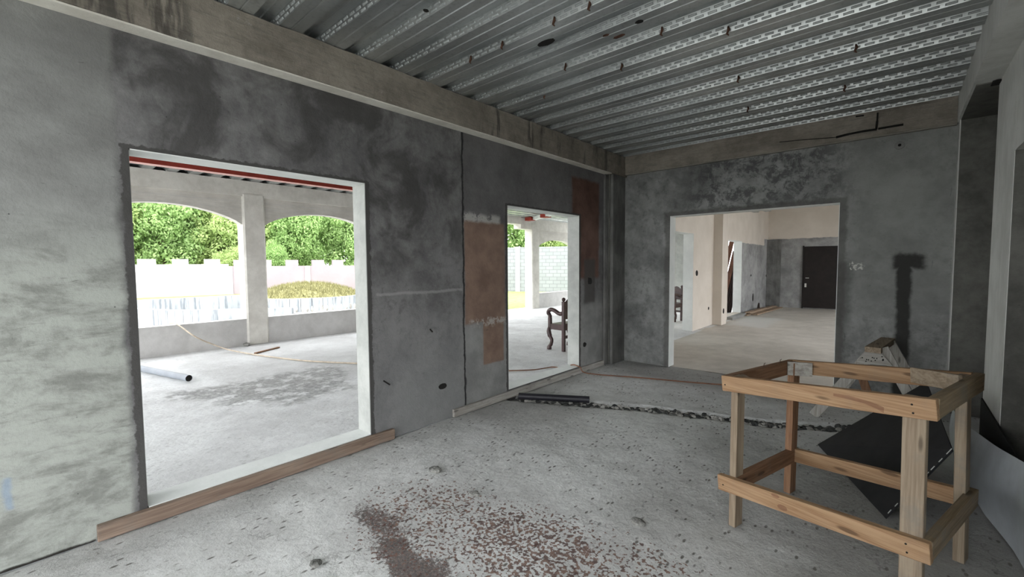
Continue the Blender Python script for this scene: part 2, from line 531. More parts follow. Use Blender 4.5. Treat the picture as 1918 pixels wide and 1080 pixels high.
M = {}
M['wall_left'] = make_wall_left()
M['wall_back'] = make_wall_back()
M['beam'] = make_beam()
M['deck'] = make_deck()
M['emboss'] = mat_plain('dull_galvanised_embossing', (0.40, 0.42, 0.42), 0.7, 0.45, 0.15, 5)
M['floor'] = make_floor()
M['vfloor'] = make_floor(True)
M['cream'] = make_cream()
M['jamb'] = mat_concrete('pale_jamb_plaster', (0.33, 0.34, 0.32), (0.46, 0.47, 0.445), 2.0, 0.15)
M['jamb_white'] = mat_concrete('white_jamb_plaster', (0.66, 0.68, 0.66), (0.76, 0.78, 0.76), 2.0, 0.08)
M['soffit'] = mat_concrete('pale_beam_soffit', (0.60, 0.575, 0.51), (0.76, 0.74, 0.67), 3.0, 0.3)
M['right'] = mat_concrete('right_wall_plaster', (0.48, 0.485, 0.46), (0.62, 0.625, 0.60), 2.5, 0.2, streak=(1, 1, 0.25))
M['rightdark'] = mat_concrete('dark_corner_concrete', (0.075, 0.074, 0.066), (0.16, 0.158, 0.142), 1.8, 0.3)  # darker tone, shade of the window-averted right-hand faces put into it
M['corner'] = mat_concrete('corner_column_concrete', (0.10, 0.10, 0.095), (0.22, 0.22, 0.21), 2.2, 0.3, streak=(1, 1, 0.2))
M['slab'] = mat_concrete('slab_concrete', (0.2, 0.2, 0.19), (0.3, 0.3, 0.29))
M['vcol'] = mat_concrete('veranda_concrete', (0.54, 0.52, 0.475), (0.70, 0.68, 0.63), 2.0, 0.2)
M['vpar'] = mat_concrete('parapet_render', (0.46, 0.45, 0.435), (0.58, 0.57, 0.555), 2.0, 0.15)
M['varch'] = mat_concrete('arch_board_marked_concrete', (0.46, 0.44, 0.40), (0.64, 0.615, 0.57), 2.0, 0.25, streak=(1, 0.5, 5))
M['hole'] = mat_plain('dark_void', (0.012, 0.011, 0.010), 0.9)
M['rust'] = mat_plain('rusty_iron', (0.09, 0.045, 0.03), 0.85, 0.2, 0.4, 30)
M['red'] = mat_plain('red_oxide_primer', (0.26, 0.035, 0.022), 0.6, 0.0, 0.15)
M['pinkfl'] = mat_plain('faded_red_primer', (0.62, 0.36, 0.32), 0.6, 0.0, 0.1)
M['white_steel'] = mat_plain('light_steel', (0.62, 0.63, 0.63), 0.5, 0.0, 0.1)
PL, PD = (0.36, 0.235, 0.135), (0.23, 0.13, 0.066)
for ax in 'xyz':
    M['pine_' + ax] = wood('new_pine_' + ax, ax, PL, PD, 0.25)
    M['brown_' + ax] = wood('brown_pine_' + ax, ax, (0.27, 0.15, 0.085), (0.15, 0.075, 0.04), 0.4)
    M['grey_' + ax] = wood('weathered_pine_' + ax, ax, (0.31, 0.25, 0.18), (0.19, 0.14, 0.095), 0.55)
    M['brownish_' + ax] = wood('aged_pine_' + ax, ax, (0.25, 0.19, 0.12), (0.15, 0.105, 0.06), 0.5)  # darker pine for the right rails, their shade put into the colour
    M['old_' + ax] = wood('old_grey_board_' + ax, ax, (0.40, 0.385, 0.35), (0.24, 0.22, 0.195), 0.5)
    M['sill_' + ax] = wood('sill_board_' + ax, ax, (0.25, 0.185, 0.14), (0.145, 0.10, 0.075), 0.45)
M['black'] = mat_plain('black_faced_panel', (0.020, 0.020, 0.021), 0.75, 0.0, 0.2, 5, spec=0.15)
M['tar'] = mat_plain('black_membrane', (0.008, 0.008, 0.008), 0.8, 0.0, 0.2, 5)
M['galv'] = mat_plain('galvanised_sheet', (0.50, 0.53, 0.56), 0.5, 0.15, 0.12, 3, spec=0.5)
M['pvc_black'] = mat_plain('black_pipe_plastic', (0.018, 0.017, 0.022), 0.45, 0.0, 0.2, 6)
M['pvc_grey'] = mat_plain('grey_pipe_plastic', (0.26, 0.28, 0.31), 0.5, 0.0, 0.1, 6)
M['cable'] = mat_plain('tan_cable', (0.50, 0.42, 0.33), 0.6)
M['cable2'] = mat_plain('brown_cord', (0.20, 0.09, 0.05), 0.6)
M['mahog'] = mat_plain('dark_stained_wood', (0.055, 0.028, 0.026), 0.4, 0.0, 0.3, 12, spec=0.5)
M['door'] = mat_plain('dark_brown_door', (0.013, 0.009, 0.008), 0.5, 0.0, 0.25, 4)
M['chrome'] = mat_plain('dull_chrome', (0.55, 0.55, 0.52), 0.35, 0.9, 0.1)
M['gravel'] = mat_concrete('broken_concrete', (0.07, 0.07, 0.065), (0.34, 0.335, 0.31), 16, 0.5)
M['wwhite'] = mat_plain('white_garden_wall', (0.46, 0.44, 0.45), 0.9, 0, 0.04, 1.0, obj=False)
M['wpink'] = mat_plain('pink_garden_wall', (0.29, 0.25, 0.263), 0.9, 0, 0.06, 1.0, obj=False)
M['gwall'] = None
M['terr'] = mat_plain('dry_grass', (0.20, 0.19, 0.085), 0.95, 0, 0.3, 5, bump=0.6, obj=False)
M['grass'] = mat_plain('mown_grass', (0.20, 0.26, 0.085), 0.95, 0, 0.3, 5, bump=0.6, obj=False)
M['earth'] = mat_plain('pale_ground', (0.36, 0.36, 0.34), 0.95, 0, 0.2, 1.0, obj=False)
M['bark'] = mat_plain('tree_bark', (0.16, 0.12, 0.08), 0.9, 0, 0.3, 8)
M['plank'] = wood('floor_planks', 'y', (0.42, 0.32, 0.23), (0.27, 0.19, 0.13), 0.3)
M['lumber'] = mat_plain('dark_lumber', (0.035, 0.022, 0.018), 0.6, 0, 0.4, 6)
M['lumber2'] = mat_plain('brown_lumber', (0.14, 0.06, 0.035), 0.6, 0, 0.3, 6)

def make_gwall():
    g = G('stained_low_wall')
    st = g.noise(2.4, 4, 0.7, stretch=(2.5, 2.5, 0.22))
    col = g.mix(g.ss(st, 0.50, 0.64), (0.28, 0.30, 0.315), (0.15, 0.165, 0.178))
    return g.fin(col, 0.9)
M['gwall'] = make_gwall()

def make_block():
    g = G('white_block_wall')
    q = g.n('ShaderNodeTexBrick')
    rot = g.n('ShaderNodeMapping')
    rot.inputs['Rotation'].default_value = (math.radians(90), 0, 0)
    g.l(g.pos(), rot.inputs[0])
    g.l(rot.outputs[0], q.inputs['Vector'])
    q.inputs['Scale'].default_value = 1.0
    q.inputs['Brick Width'].default_value = 0.4
    q.inputs['Row Height'].default_value = 0.2
    q.inputs['Mortar Size'].default_value = 0.012
    q.inputs['Color1'].default_value = (0.25, 0.262, 0.268, 1)
    q.inputs['Color2'].default_value = (0.22, 0.232, 0.238, 1)
    q.inputs['Mortar'].default_value = (0.15, 0.158, 0.163, 1)
    return g.fin(q.outputs[0], 0.9)
M['block'] = make_block()

def make_leaf(name, c1, c2):
    g = G(name)
    n = g.noise(0.9, 3, 0.6)
    inf = g.n('ShaderNodeNewGeometry').outputs['Random Per Island']
    col = g.mix(g.ma('ADD', g.ma('MULTIPLY', n, 0.5), g.ma('MULTIPLY', inf, 0.5)), c1, c2)
    tr = g.n('ShaderNodeBsdfTranslucent')
    g.l(col, tr.inputs[0])
    mx = g.n('ShaderNodeMixShader')
    mx.inputs[0].default_value = 0.5
    g.l(g.b.outputs[0], mx.inputs[1])
    g.l(tr.outputs[0], mx.inputs[2])
    g.l(mx.outputs[0], g.out.inputs[0])
    return g.fin(col, 0.6)
M['leaf'] = [make_leaf('leaf_fresh', (0.20, 0.34, 0.10), (0.50, 0.66, 0.30)), make_leaf('leaf_yellow_green', (0.24, 0.36, 0.10), (0.58, 0.68, 0.32)), make_leaf('leaf_deep', (0.17, 0.31, 0.085), (0.47, 0.63, 0.27))]

# ------------------------------------------------------------------ floors
TR = [at(965, 744, z=0), at(1105, 756, z=0), at(1200, 763, z=0), at(1340, 779, z=0), at(1480, 796, z=0), at(1570, 800, z=0), at(1650, 797, z=0)]
TRp = np.array([p[:2] for p in TR])
def trench_d(x, y):
    P = np.stack([x, y], -1)
    best = np.full(x.shape, 9.0)
    for a, b in zip(TRp[:-1], TRp[1:]):
        d = b - a
        t = np.clip(((P - a) @ d) / (d @ d), 0, 1)
        best = np.minimum(best, np.linalg.norm(P - (a + t[..., None] * d), axis=-1))
    return best
def grid_floor(name, x0, x1, y0, y1, step, mat, hfun, label):
    nx = int(round((x1 - x0) / step)) + 1
    ny = int(round((y1 - y0) / step)) + 1
    X, Y = np.meshgrid(np.linspace(x0, x1, nx), np.linspace(y0, y1, ny), indexing='ij')
    Z = hfun(X, Y)
    V = np.stack([X, Y, Z], -1).reshape(-1, 3)
    I = np.arange(nx * ny).reshape(nx, ny)
    Q = np.stack([I[:-1, :-1], I[1:, :-1], I[1:, 1:], I[:-1, 1:]], -1).reshape(-1, 4)
    mb = MB()
    mb.v = V.tolist()
    mb.f = Q.tolist()
    # skirt down so that the slab has thickness
    mb.box(x0, x1, y0, y1, -0.25, -0.10)
    return struct(name, mb, mat, label, smooth=True)
def nz(x, y, s, seed=0.0):
    f = np.vectorize(lambda a, b: mnoise.noise(Vector((a * s + seed, b * s, seed))))
    return f(x, y)
def h_room(X, Y):
    Z = 0.006 * nz(X, Y, 2.0) + 0.004 * nz(X, Y, 7.0, 3.1) + 0.0035 * nz(X, Y, 17.0, 7.7) - 0.005
    d = trench_d(X, Y) + 0.025 * nz(X, Y, 9.0, 5.0)
    return Z - 0.065 * np.clip((0.10 - d) / 0.03, 0, 1)
def h_ver(X, Y):
    Z = 0.006 * nz(X, Y, 1.5, 1.0) + 0.003 * nz(X, Y, 6.0, 2.0) - 0.005
    m = np.clip(1 - np.abs(X + 2.6) / 1.0, 0, 1) * np.clip(1 - np.abs(Y - 2.0) / 1.0, 0, 1)
    return Z + 0.02 * m * (nz(X, Y, 9.0, 4.0) - 0.3)
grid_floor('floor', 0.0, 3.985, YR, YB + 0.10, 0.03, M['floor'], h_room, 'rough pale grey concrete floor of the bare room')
grid_floor('floor_veranda', -6.5, 0.0, YR, 15.0, 0.08, M['vfloor'], h_ver, 'bright rough concrete floor of the veranda')
g_ = G('back_room_floor_concrete')
_c = concrete_base(g_, (0.47, 0.44, 0.395), (0.64, 0.605, 0.55), 0.9)
_p = g_.box(g_.warp(1.5, 0.5), 0.15, x=(0.1, 0.95), y=(11.4, 13.6))
_c = g_.mix(g_.ma('MULTIPLY', _p, 0.7), _c, (0.62, 0.62, 0.60))
g_.bump(g_.noise(20, 6, 0.7), 0.35, 0.02)
M['bfloor'] = g_.fin(_c, 0.9)
grid_floor('floor_back_room', -0.32, 6.0, YB + 0.10, 17.3, 0.1, M['bfloor'], lambda X, Y: 0.008 * nz(X, Y, 1.2, 9.0) - 0.006, 'beige dusty concrete floor of the room beyond')
struct('floor_side_room', MB().box(3.985, 6.7, YR - 0.2, YB + 0.1, -0.25, -0.003), M['slab'], 'bare slab of the dark side room')

# ------------------------------------------------------------------ left wall with two openings (and one more added behind the camera for daylight)
mb = MB()
YW0, YW1 = -1.8, -0.75
mb.box(-T, 0, YR, YW0, 0, ZBM)
mb.box(-T, 0, YW0, YW1, 0, ZS).box(-T, 0, YW0, YW1, ZT1, ZBM)
mb.box(-T, 0, YW1, Y1, 0, ZBM)
mb.box(-T, 0, Y1, Y2, ZT1, ZBM).box(-T, 0, Y1, Y2, -0.05, ZS)
mb.box(-T, 0, Y2, 2.928, 0, ZBM)
mb.box(-T, -0.02, 2.928, 2.938, 0, ZBM)
mb.box(-T, -0.003, 2.938, Y3, 0, ZBM)
mb.box(-T, -0.003, Y3, Y4, ZT2, ZBM).box(-T, 0, Y3, Y4, -0.05, ZS)
mb.box(-T, -0.003, Y4, YB + T, 0, ZBM)
wl = struct('wall_left', mb, M['wall_left'], 'mottled grey plaster wall with a large opening and a doorway')
def lining(parent, y0, y1, zt, x0, x1, mat, t=0.006):
    MB().box(x0, x1, y1 - t, y1 + 0.0, ZS, zt).build('jamb', mat, parent)
    MB().box(x0, x1 - 0.03, y0, y0 + t, ZS, zt).build('jamb', mat, parent)
    MB().box(x0, x1, y0 + t, y1 - t, zt - t, zt).build('lintel_soffit', M['jamb_white'], parent)
    MB().box(x0, x1, y0 + t, y1 - t, ZS, ZS + t).build('threshold', M['jamb_white'], parent)
lining(wl, Y1, Y2, ZT1, -T, -0.001, M['jamb'])
lining(wl, Y3, Y4, ZT2, -T, -0.004, M['jamb'])
def ragged_plate(cx_, cz_, w, h, axis='x', face=0.0, t=0.006, n=10, mat='hole', name='outlet_hole', parent=None, j=0.18):
    poly = []
    for k in range(n):
        a = 2 * math.pi * k / n + math.pi / n
        c, s_ = math.cos(a), math.sin(a)
        q = max(abs(c), abs(s_))
        rr = (1 + random.uniform(-j, j)) / q
        u, v = cx_ + c * rr * w / 2, cz_ + s_ * rr * h / 2
        poly.append((face, u, v) if axis == 'x' else (u, face, v))
    return MB().prism(poly, (t, 0, 0) if axis == 'x' else (0, t, 0)).build(name, M[mat], parent)
for (yy, zz, w, h) in ((2.642, 0.333, 0.10, 0.055), (5.32, 1.265, 0.105, 0.085), (5.183, 0.375, 0.075, 0.06)):
    ragged_plate(yy, zz, w, h, 'x', -0.004, 0.007, 10, 'hole', 'outlet_hole', wl)
MB().bar((0.003, 2.00, 0.52), (0.012, 2.055, 0.475), 0.008, 0.012).build('wall_nail', M['hole'], wl)
MB().bar((0.003, 2.50, 0.905), (0.010, 2.525, 0.875), 0.008, 0.012).build('wall_nail', M['hole'], wl)

# beams and corner column
def rough_beam(name, x0, x1, y0, y1, z0, z1, mat, label, amp=0.006, step=0.06):
    """box whose faces are gridded and slightly uneven"""
    mb = MB()
    def face(o, a, b, na, nb):
        vs = []
        for i in range(na + 1):
            for j in range(nb + 1):
                p = np.array(o) + np.array(a) * i / na + np.array(b) * j / nb
                k = mnoise.noise(Vector(p * 6.0)) + 0.7 * mnoise.noise(Vector(p * 17.0))
                k2 = mnoise.noise(Vector(p * 5.0) + Vector((9, 9, 9))) + 0.7 * mnoise.noise(Vector(p * 15.0) + Vector((4, 4, 4)))
                k3 = mnoise.noise(Vector(p * 7.0) + Vector((2, 5, 9)))
                vs.append(p + amp * np.array((k, k2 * (0 if y1 - y0 > x1 - x0 else 1) + 0, k3)))
        fs = [(i * (nb + 1) + j, (i + 1) * (nb + 1) + j, (i + 1) * (nb + 1) + j + 1, i * (nb + 1) + j + 1) for i in range(na) for j in range(nb)]
        mb.add(vs, fs)
    dx, dy, dz = x1 - x0, y1 - y0, z1 - z0
    n = lambda d: max(2, int(d / step))
    face((x0, y0, z0), (0, dy, 0), (dx, 0, 0), n(dy), n(dx))
    face((x0, y0, z1), (dx, 0, 0), (0, dy, 0), n(dx), n(dy))
    face((x1, y0, z0), (0, dy, 0), (0, 0, dz), n(dy), n(dz))
    face((x0, y0, z0), (0, 0, dz), (0, dy, 0), n(dz), n(dy))
    face((x0, y0, z0), (dx, 0, 0), (0, 0, dz), n(dx), n(dz))
    face((x0, y1, z0), (0, 0, dz), (dx, 0, 0), n(dz), n(dx))
    return struct(name, mb, mat, label)
bl = rough_beam('trim_1', -T, BD, YR, YB + T, ZBM + 0.004, ZD - 0.005, M['beam'], 'long rough concrete beam over the left wall')
MB().box(0.004, BD - 0.008, YR, 5.72, ZBM - 0.006, ZBM + 0.004).build('beam_soffit', M['soffit'], bl)
bb = rough_beam('trim_2', BD, 3.64, YB - 0.06, YB + T, 2.845, 3.165, M['beam'], 'cracked brownish concrete beam over the back wall')
MB().box(BD, 3.64, YB - 0.052, YB - 0.001, 2.836, 2.846).build('beam_soffit', mat_concrete('dull_soffit', (0.19, 0.18, 0.155), (0.29, 0.275, 0.24), 3.0, 0.3), bb)
# cracks in the back beam: thin dark gaps
def crack(pts, w, parent):
    m = MB()
    P = [at_plane(u, v, (0, YB - 0.071, 0), np.array((0, 1.0, 0))) for u, v in pts]
    for i, (a, b) in enumerate(zip(P[:-1], P[1:])):
        m.bar(a, b, w * random.uniform(0.7, 1.2), 0.012, (0, 1, 0))
    return m.build('crack', M['hole'], parent)
crack([(1566, 257), (1590, 251), (1615, 246), (1642, 242)], 0.022, bb)
crack([(1645, 241), (1668, 237), (1692, 233)], 0.026, bb)
crack([(1644, 211), (1643, 226), (1641, 242)], 0.018, bb)
crack([(1603, 218), (1618, 216)], 0.014, bb)
crack([(1460, 266), (1500, 262), (1540, 259), (1566, 257)], 0.006, bb)
mb = MB().box(-0.002, 0.03, 5.69, 5.80, 0, ZBM)
mb.box(0.0, 0.095, 5.80, YB + 0.02, 0, ZBM + 0.02)
cc = struct('trim_3', mb, M['corner'], 'slim grey concrete column in the corner')
MB().box(0.025, 0.05, 5.785, 5.803, 0, ZBM).build('column_groove', M['rightdark'], cc)

# ------------------------------------------------------------------ back wall
mb = MB()
mb.box(0, BX1, YB, YB + T, 0, 3.2).box(BX2, 4.0, YB, YB + T, 0, 3.2).box(BX1, BX2, YB, YB + T, ZB, 3.2)
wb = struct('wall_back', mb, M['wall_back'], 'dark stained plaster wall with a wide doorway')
MB().box(BX1, BX1 + 0.006, YB + 0.004, YB + T + 0.0, 0, ZB).build('jamb', M['jamb_white'], wb)
MB().box(BX2 - 0.006, BX2, YB + 0.004, YB + T, 0, ZB).build('jamb', M['jamb_white'], wb)
MB().box(BX1 + 0.006, BX2 - 0.006, YB + 0.004, YB + T, ZB - 0.006, ZB).build('lintel_soffit', M['jamb_white'], wb)
mb = MB()
mb.box(-0.3, BX1, YB + T, YB + T + 0.01, 0, 4.6).box(BX2, 6.0, YB + T, YB + T + 0.01, 0, 4.6).box(BX1, BX2, YB + T, YB + T + 0.01, ZB, 4.6)
struct('wall_back_room_front', mb, M['cream'], 'cream painted face of the wall in the room beyond')
# round junction box high on the back wall
jb = MB()
pc = at(1685, 272, y=YB)
seg = 14
jb.tube([pc + np.array((0, 0.004, 0)), pc - np.array((0, 0.012, 0))], 0.042, seg)
jbo = jb.build('round_junction_box', M['corner'], wb)
MB().tube([pc - np.array((0, 0.010, 0)), pc - np.array((0, 0.014, 0))], 0.014, seg).build('junction_hole', M['hole'], jbo)

# ------------------------------------------------------------------ right side
mb = MB().box(XR, XR + 0.2, 4.24, 5.0, 0, 2.9).box(XR, XR + 0.2, 2.9, 4.24, 2.205, 2.9).box(XR, XR + 0.2, 0.3, 2.9, 0, 2.9).box(XR, XR + 0.2, YR, -1.8, 0, 2.9).box(XR, XR + 0.2, -1.8, 0.3, 2.75, 2.9)  # opening behind the camera is added to bring in more daylight
wr = struct('wall_right', mb, M['right'], 'pale plaster pier between two dark openings')
MB().box(XR + 0.004, XR + 0.2, 4.228, 4.241, 0, 2.205).build('jamb', M['rightdark'], wr)  # far jamb gets no window light; that shade is in its colour
rc = struct('trim_4', MB().box(3.66, 4.05, 6.04, YB + T, 0, 2.9), M['rightdark'], 'dark concrete column at the back right corner')  # front turned from the windows, its shade put into the colour
MB().box(3.652, 3.661, 6.045, YB, 0, 2.86).build('corner_edge', M['right'], rc)  # side towards the windows, its light put in as a paler colour
mb = MB().box(3.64, 4.05, YR, YB + T, 2.86, 3.165)
rb = struct('trim_5', mb, M['right'], 'pale concrete beam above the right wall')
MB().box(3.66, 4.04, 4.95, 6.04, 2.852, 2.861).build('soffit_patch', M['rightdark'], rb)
MB().box(3.74, XR + 0.02, 4.9, 5.01, 2.842, 2.853).build('soffit_notch', M['hole'], rb)
# dark side room behind the right wall
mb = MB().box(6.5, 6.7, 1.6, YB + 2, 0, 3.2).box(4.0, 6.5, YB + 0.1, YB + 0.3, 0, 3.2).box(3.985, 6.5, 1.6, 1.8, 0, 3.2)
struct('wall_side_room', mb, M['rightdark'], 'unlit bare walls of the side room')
struct('ceiling_side_room', MB().box(4.05, 6.7, 1.6, YB + 0.3, 3.0, 3.2), M['slab'], 'unlit slab over the side room')
# rear of the room (behind the camera): piers and a beam with a wide opening between
mb = MB().box(-T, 0.3, YR - 0.2, YR, 0, 3.1).box(3.5, 3.985, YR - 0.2, YR, 0, 3.1).box(0.3, 3.5, YR - 0.2, YR, 2.8, 3.1)
struct('wall_rear', mb, M['jamb'], 'pale wall with a wide opening behind the viewer')

# ------------------------------------------------------------------ steel deck ceiling
def deck_profile(p, h=0.05, zb=ZD):
    """one pitch of the deck from y=0: bottom flange, web, top flange, web (the web facing -y ends the pitch)"""
    return [(0.0, zb), (0.068, zb), (0.074, zb + 0.006), (0.080, zb), (0.15, zb), (0.168, zb + h), (0.218, zb + h), (0.224, zb + h - 0.006), (0.230, zb + h), (0.285, zb + h), (p, zb)]
PIT = 0.305
ceil_o = struct('ceiling', MB().box(-T, 3.95, YR, YB + 0.02, ZD + 0.075, ZD + 0.2), M['slab'], 'ribbed galvanised steel deck ceiling')
y = 2.43 - PIT * 19
sheet_i = 0
while y < YB - 0.1:
    mb = MB()
    em = MB()
    for k in range(3):
        yy = y + k * PIT
        if yy + 0.2 > YB:
            break
        pr_ = [(yy + a, b) for a, b in deck_profile(PIT)]
        pr_ = [(min(a, YB - 0.005), b) for a, b in pr_]
        n = len(pr_)
        vs = [(x, a, b) for x in (-T, 3.645) for a, b in pr_]
        mb.add(vs, [(i, n + i, n + i + 1, i + 1) for i in range(n - 1)])
        if yy + PIT < YB and yy > -0.5:
            # raised oblong embossings on the web that faces the camera
            a0, b0 = yy + 0.285, ZD + 0.05
            d = np.array((0.02, -0.05))
            nn = np.array((-0.05, -0.02)) / math.hypot(0.05, 0.02)
            xs = np.arange(0.02, 3.6, 0.082)
            for r, (f0, f1) in enumerate(((0.14, 0.42), (0.58, 0.86))):
                for x in xs + (0.041 if r else 0.0):
                    q = []
                    for f, e in ((f0, 0.0), (f1, 0.0)):
                        q.append((a0 + d[0] * f, b0 + d[1] * f))
                    e = 0.0045
                    x0_, x1_ = x, x + 0.058
                    base = [(x0_, *q[0]), (x1_, *q[0]), (x1_, *q[1]), (x0_, *q[1])]
                    s_ = 0.006
                    ins = [0.25, 0.25]
                    p0 = np.array(q[0]) + d * (f1 - f0) * 0.22 + nn * e
                    p1 = np.array(q[1]) - d * (f1 - f0) * 0.22 + nn * e
                    topv = [(x0_ + s_, *p0), (x1_ - s_, *p0), (x1_ - s_, *p1), (x0_ + s_, *p1)]
                    em.add(base + topv, [(4, 5, 6, 7), (0, 1, 5, 4), (1, 2, 6, 5), (2, 3, 7, 6), (3, 0, 4, 7)])
    if mb.v:
        s_o = mb.build('deck_sheet', M['deck'], ceil_o)
        if em.v:
            eo = em.build('embossing', M['emboss'], s_o)
            eo['kind'] = 'stuff'
    y += PIT * 3
def tie(x, y):
    m = MB()
    z0 = ZD + 0.012
    m.tube([(x, y - 0.004, z0 + 0.02), (x + 0.006, y - 0.012, z0 - 0.005), (x - 0.004, y - 0.014, z0 - 0.03), (x + 0.008, y - 0.012, z0 - 0.045)], [0.006, 0.010, 0.008, 0.003], 6)
    return m.build('rusty_wire_tie', M['rust'], ceil_o)
for (u, v) in ((1039, 37), (942, 82), (883, 109), (1060, 123), (1165, 123), (1240, 56), (1364, 55), (1383, 146), (1401, 203), (1582, 163), (1603, 88), (1021, 177), (1105, 8)):
    p = at(u, v, z=ZD + 0.015)
    tie(p[0], p[1])
def deck_hole(u, v, rx, ry, mat='hole', name='deck_hole'):
    p = at(u, v, z=ZD - 0.001)
    n = 14
    poly = [(p[0] + rx * math.cos(2 * math.pi * k / n) * random.uniform(0.85, 1.1), p[1] + ry * math.sin(2 * math.pi * k / n) * random.uniform(0.85, 1.1), ZD - 0.002) for k in range(n)]
    MB().prism(poly, (0, 0, 0.003)).build(name, M[mat], ceil_o)
deck_hole(1023, 80, 0.075, 0.035)
deck_hole(1197, 41, 0.028, 0.022)
deck_hole(798, 20, 0.016, 0.02)
deck_hole(1160, 68, 0.05, 0.02, 'rust', 'rust_patch')
deck_hole(1135, 66, 0.025, 0.015, 'rust', 'rust_patch')

# ------------------------------------------------------------------ veranda
XV = -6.0
cols = [-2.62, 0.08, 2.80, 5.50, 8.20, 11.47, 14.1]
CW = 0.385
def vcolumn(y0, label):
    c = 0.03
    x0, x1, y1 = XV - 0.34, XV, y0 + CW
    poly = [(x0, y0, 0), (x1 - c, y0, 0), (x1, y0 + c, 0), (x1, y1 - c, 0), (x1 - c, y1, 0), (x0, y1, 0)]
    return struct('veranda_column', MB().prism(poly, (0, 0, 2.86)), M['vcol'], label)
cl_lab = ['square concrete veranda column before the first opening', 'square concrete veranda column hidden by the left wall', 'square concrete veranda column seen through the large opening', 'square concrete veranda column behind the pier', 'square concrete veranda column near the garden gap', 'square pale veranda column seen through the narrow doorway', 'farthest square veranda column']
for y0, lb in zip(cols, cl_lab):
    vcolumn(y0, lb)
def arch(y0, y1, zs, zp, label, flat=False):
    if flat:
        return
    poly = [(XV - 0.06, y0, 2.83), (XV - 0.06, y0, zs)]
    n = 22
    for k in range(1, n):
        t = k / n
        poly.append((XV - 0.06, y0 + (y1 - y0) * t, zs + (zp - zs) * (1 - (2 * t - 1) ** 2) ** 0.8))
    poly += [(XV - 0.06, y1, zs), (XV - 0.06, y1, 2.83)]
    m = MB()
    # build as strips so that the concave outline stays clean
    pts = poly[1:-1]
    for a, b in zip(pts[:-1], pts[1:]):
        m.prism([a, b, (b[0], b[1], 2.83), (a[0], a[1], 2.83)], (-0.2, 0, 0))
    o = struct('veranda_arch', m, M['varch'], label)
    # form-board seams
    for z in (2.60, 2.72):
        MB().box(XV - 0.062, XV - 0.057, y0 + 0.01, y1 - 0.01, z, z + 0.006).build('board_seam', M['vpar'], o)
for i in range(6):
    ya, yb = cols[i] + CW, cols[i + 1]
    lb = ['arched concrete panel at the near end of the veranda', 'arched concrete panel left of the veranda column', 'arched concrete panel right of the veranda column', 'arched concrete panel hidden by the pier', None, 'low arched concrete panel seen through the narrow doorway'][i]
    if i == 5:
        arch(ya, yb, 2.12, 2.37, lb)
    elif i != 4:
        arch(ya, yb, 2.29, 2.59, lb)
    if i != 4:
        struct('veranda_parapet', MB().box(XV - 0.2, XV - 0.03, ya, yb, -0.02, 0.50).box(XV - 0.21, XV - 0.025, ya, yb, 0.49, 0.502), M['vpar'],
               ['low parapet at the near end of the veranda', 'low rendered parapet left of the veranda column', 'low rendered parapet right of the veranda column', 'low rendered parapet behind the pier', '', 'low parapet seen through the narrow doorway'][i])
vb = rough_beam('veranda_beam', XV - 0.34, XV - 0.02, YR, 10.9, 2.82, 3.115, M['vcol'], 'concrete beam along the outer edge of the veranda', 0.004, 0.15)
struct('veranda_beam', MB().box(XV - 0.34, XV - 0.03, 10.9, 15.0, 2.68, 3.04), M['vcol'], 'lower concrete beam at the far end of the veranda')
# veranda deck: flutes run outwards from the wall, at the far end along it
vceil = struct('ceiling_veranda', MB().box(XV - 0.34, -T, YR, 15.0, 3.2, 3.3).box(XV - 0.44, XV - 0.36, YR, 15.0, 2.95, 3.3), M['slab'], 'ribbed steel deck over the veranda')
vp = 0.32
y = 1.268 - vp * 14
while y < 6.9:
    m = MB()
    for k in range(3):
        yy = y + k * vp
        pr_ = [(yy + a, b) for a, b in [(-0.06, 3.165), (0.06, 3.165), (0.085, 3.118), (0.235, 3.118), (vp - 0.06, 3.165)]]
        n = len(pr_)
        m.add([(x, a, b) for x in (XV - 0.34, -T) for a, b in pr_], [(i, n + i, n + i + 1, i + 1) for i in range(n - 1)])
    m.build('deck_sheet', M['deck'], vceil)
    y += 3 * vp
x = -6.3
while x < -0.4:
    m = MB()
    for k in range(3):
        xx = x + k * vp
        pr_ = [(xx + a, b) for a, b in [(-0.06, 3.12), (0.06, 3.12), (0.085, 3.04), (0.235, 3.04), (vp - 0.06, 3.12)]]
        n = len(pr_)
        m.add([(a, yv, b) for yv in (7.4, 15.0) for a, b in pr_], [(i, i + 1, n + i + 1, n + i) for i in range(n - 1)])
    m.build('deck_sheet', M['deck'], vceil)
    x += 3 * vp
# red primed I-beam
rbm = thing('steel_i_beam', 'dark red primed steel beam under the veranda deck', 'beam', (-3.7, 0, 2.8))
rbm.location = (0, 0, 0)
MB().box(-3.812, -3.80, YR, 7.3, 2.797, 3.11).build('web', M['red'], rbm)
MB().box(-3.94, -3.812, YR, 7.3, 2.797, 2.808).build('bottom_flange', M['pinkfl'], rbm)
MB().box(-3.94, -3.812, YR, 7.3, 3.100, 3.112).build('top_flange', M['red'], rbm)
# light cross beam at the far end with two red cleats
cb = thing('steel_cross_beam', 'light steel cross beam with red cleats above the far column', 'beam')
pa, pb = at(985, 413, z=3.0), at(1042, 398, z=3.0)
dd = (pb - pa) / np.linalg.norm(pb - pa)
MB().bar(pa - dd * 0.2, pb + dd * 3.5, 0.16, 0.10).build('beam_body', M['white_steel'], cb)
for (u, v) in ((993, 409), (1022, 403)):
    p = at(u, v, z=3.0)
    MB().box(p[0] - 0.13, p[0] + 0.13, p[1] - 0.11, p[1] + 0.11, 2.93, 3.035).build('cleat', M['red'], cb)
# far pier on the veranda, seen through the first opening of the back room
pe = at(1281, 480, y=14.2)
struct('wall_veranda_end', MB().box(pe[0] - 2.2, pe[0], 14.2, 14.4, 0, 3.1), M['jamb'], 'stained pale wall at the end of the veranda')

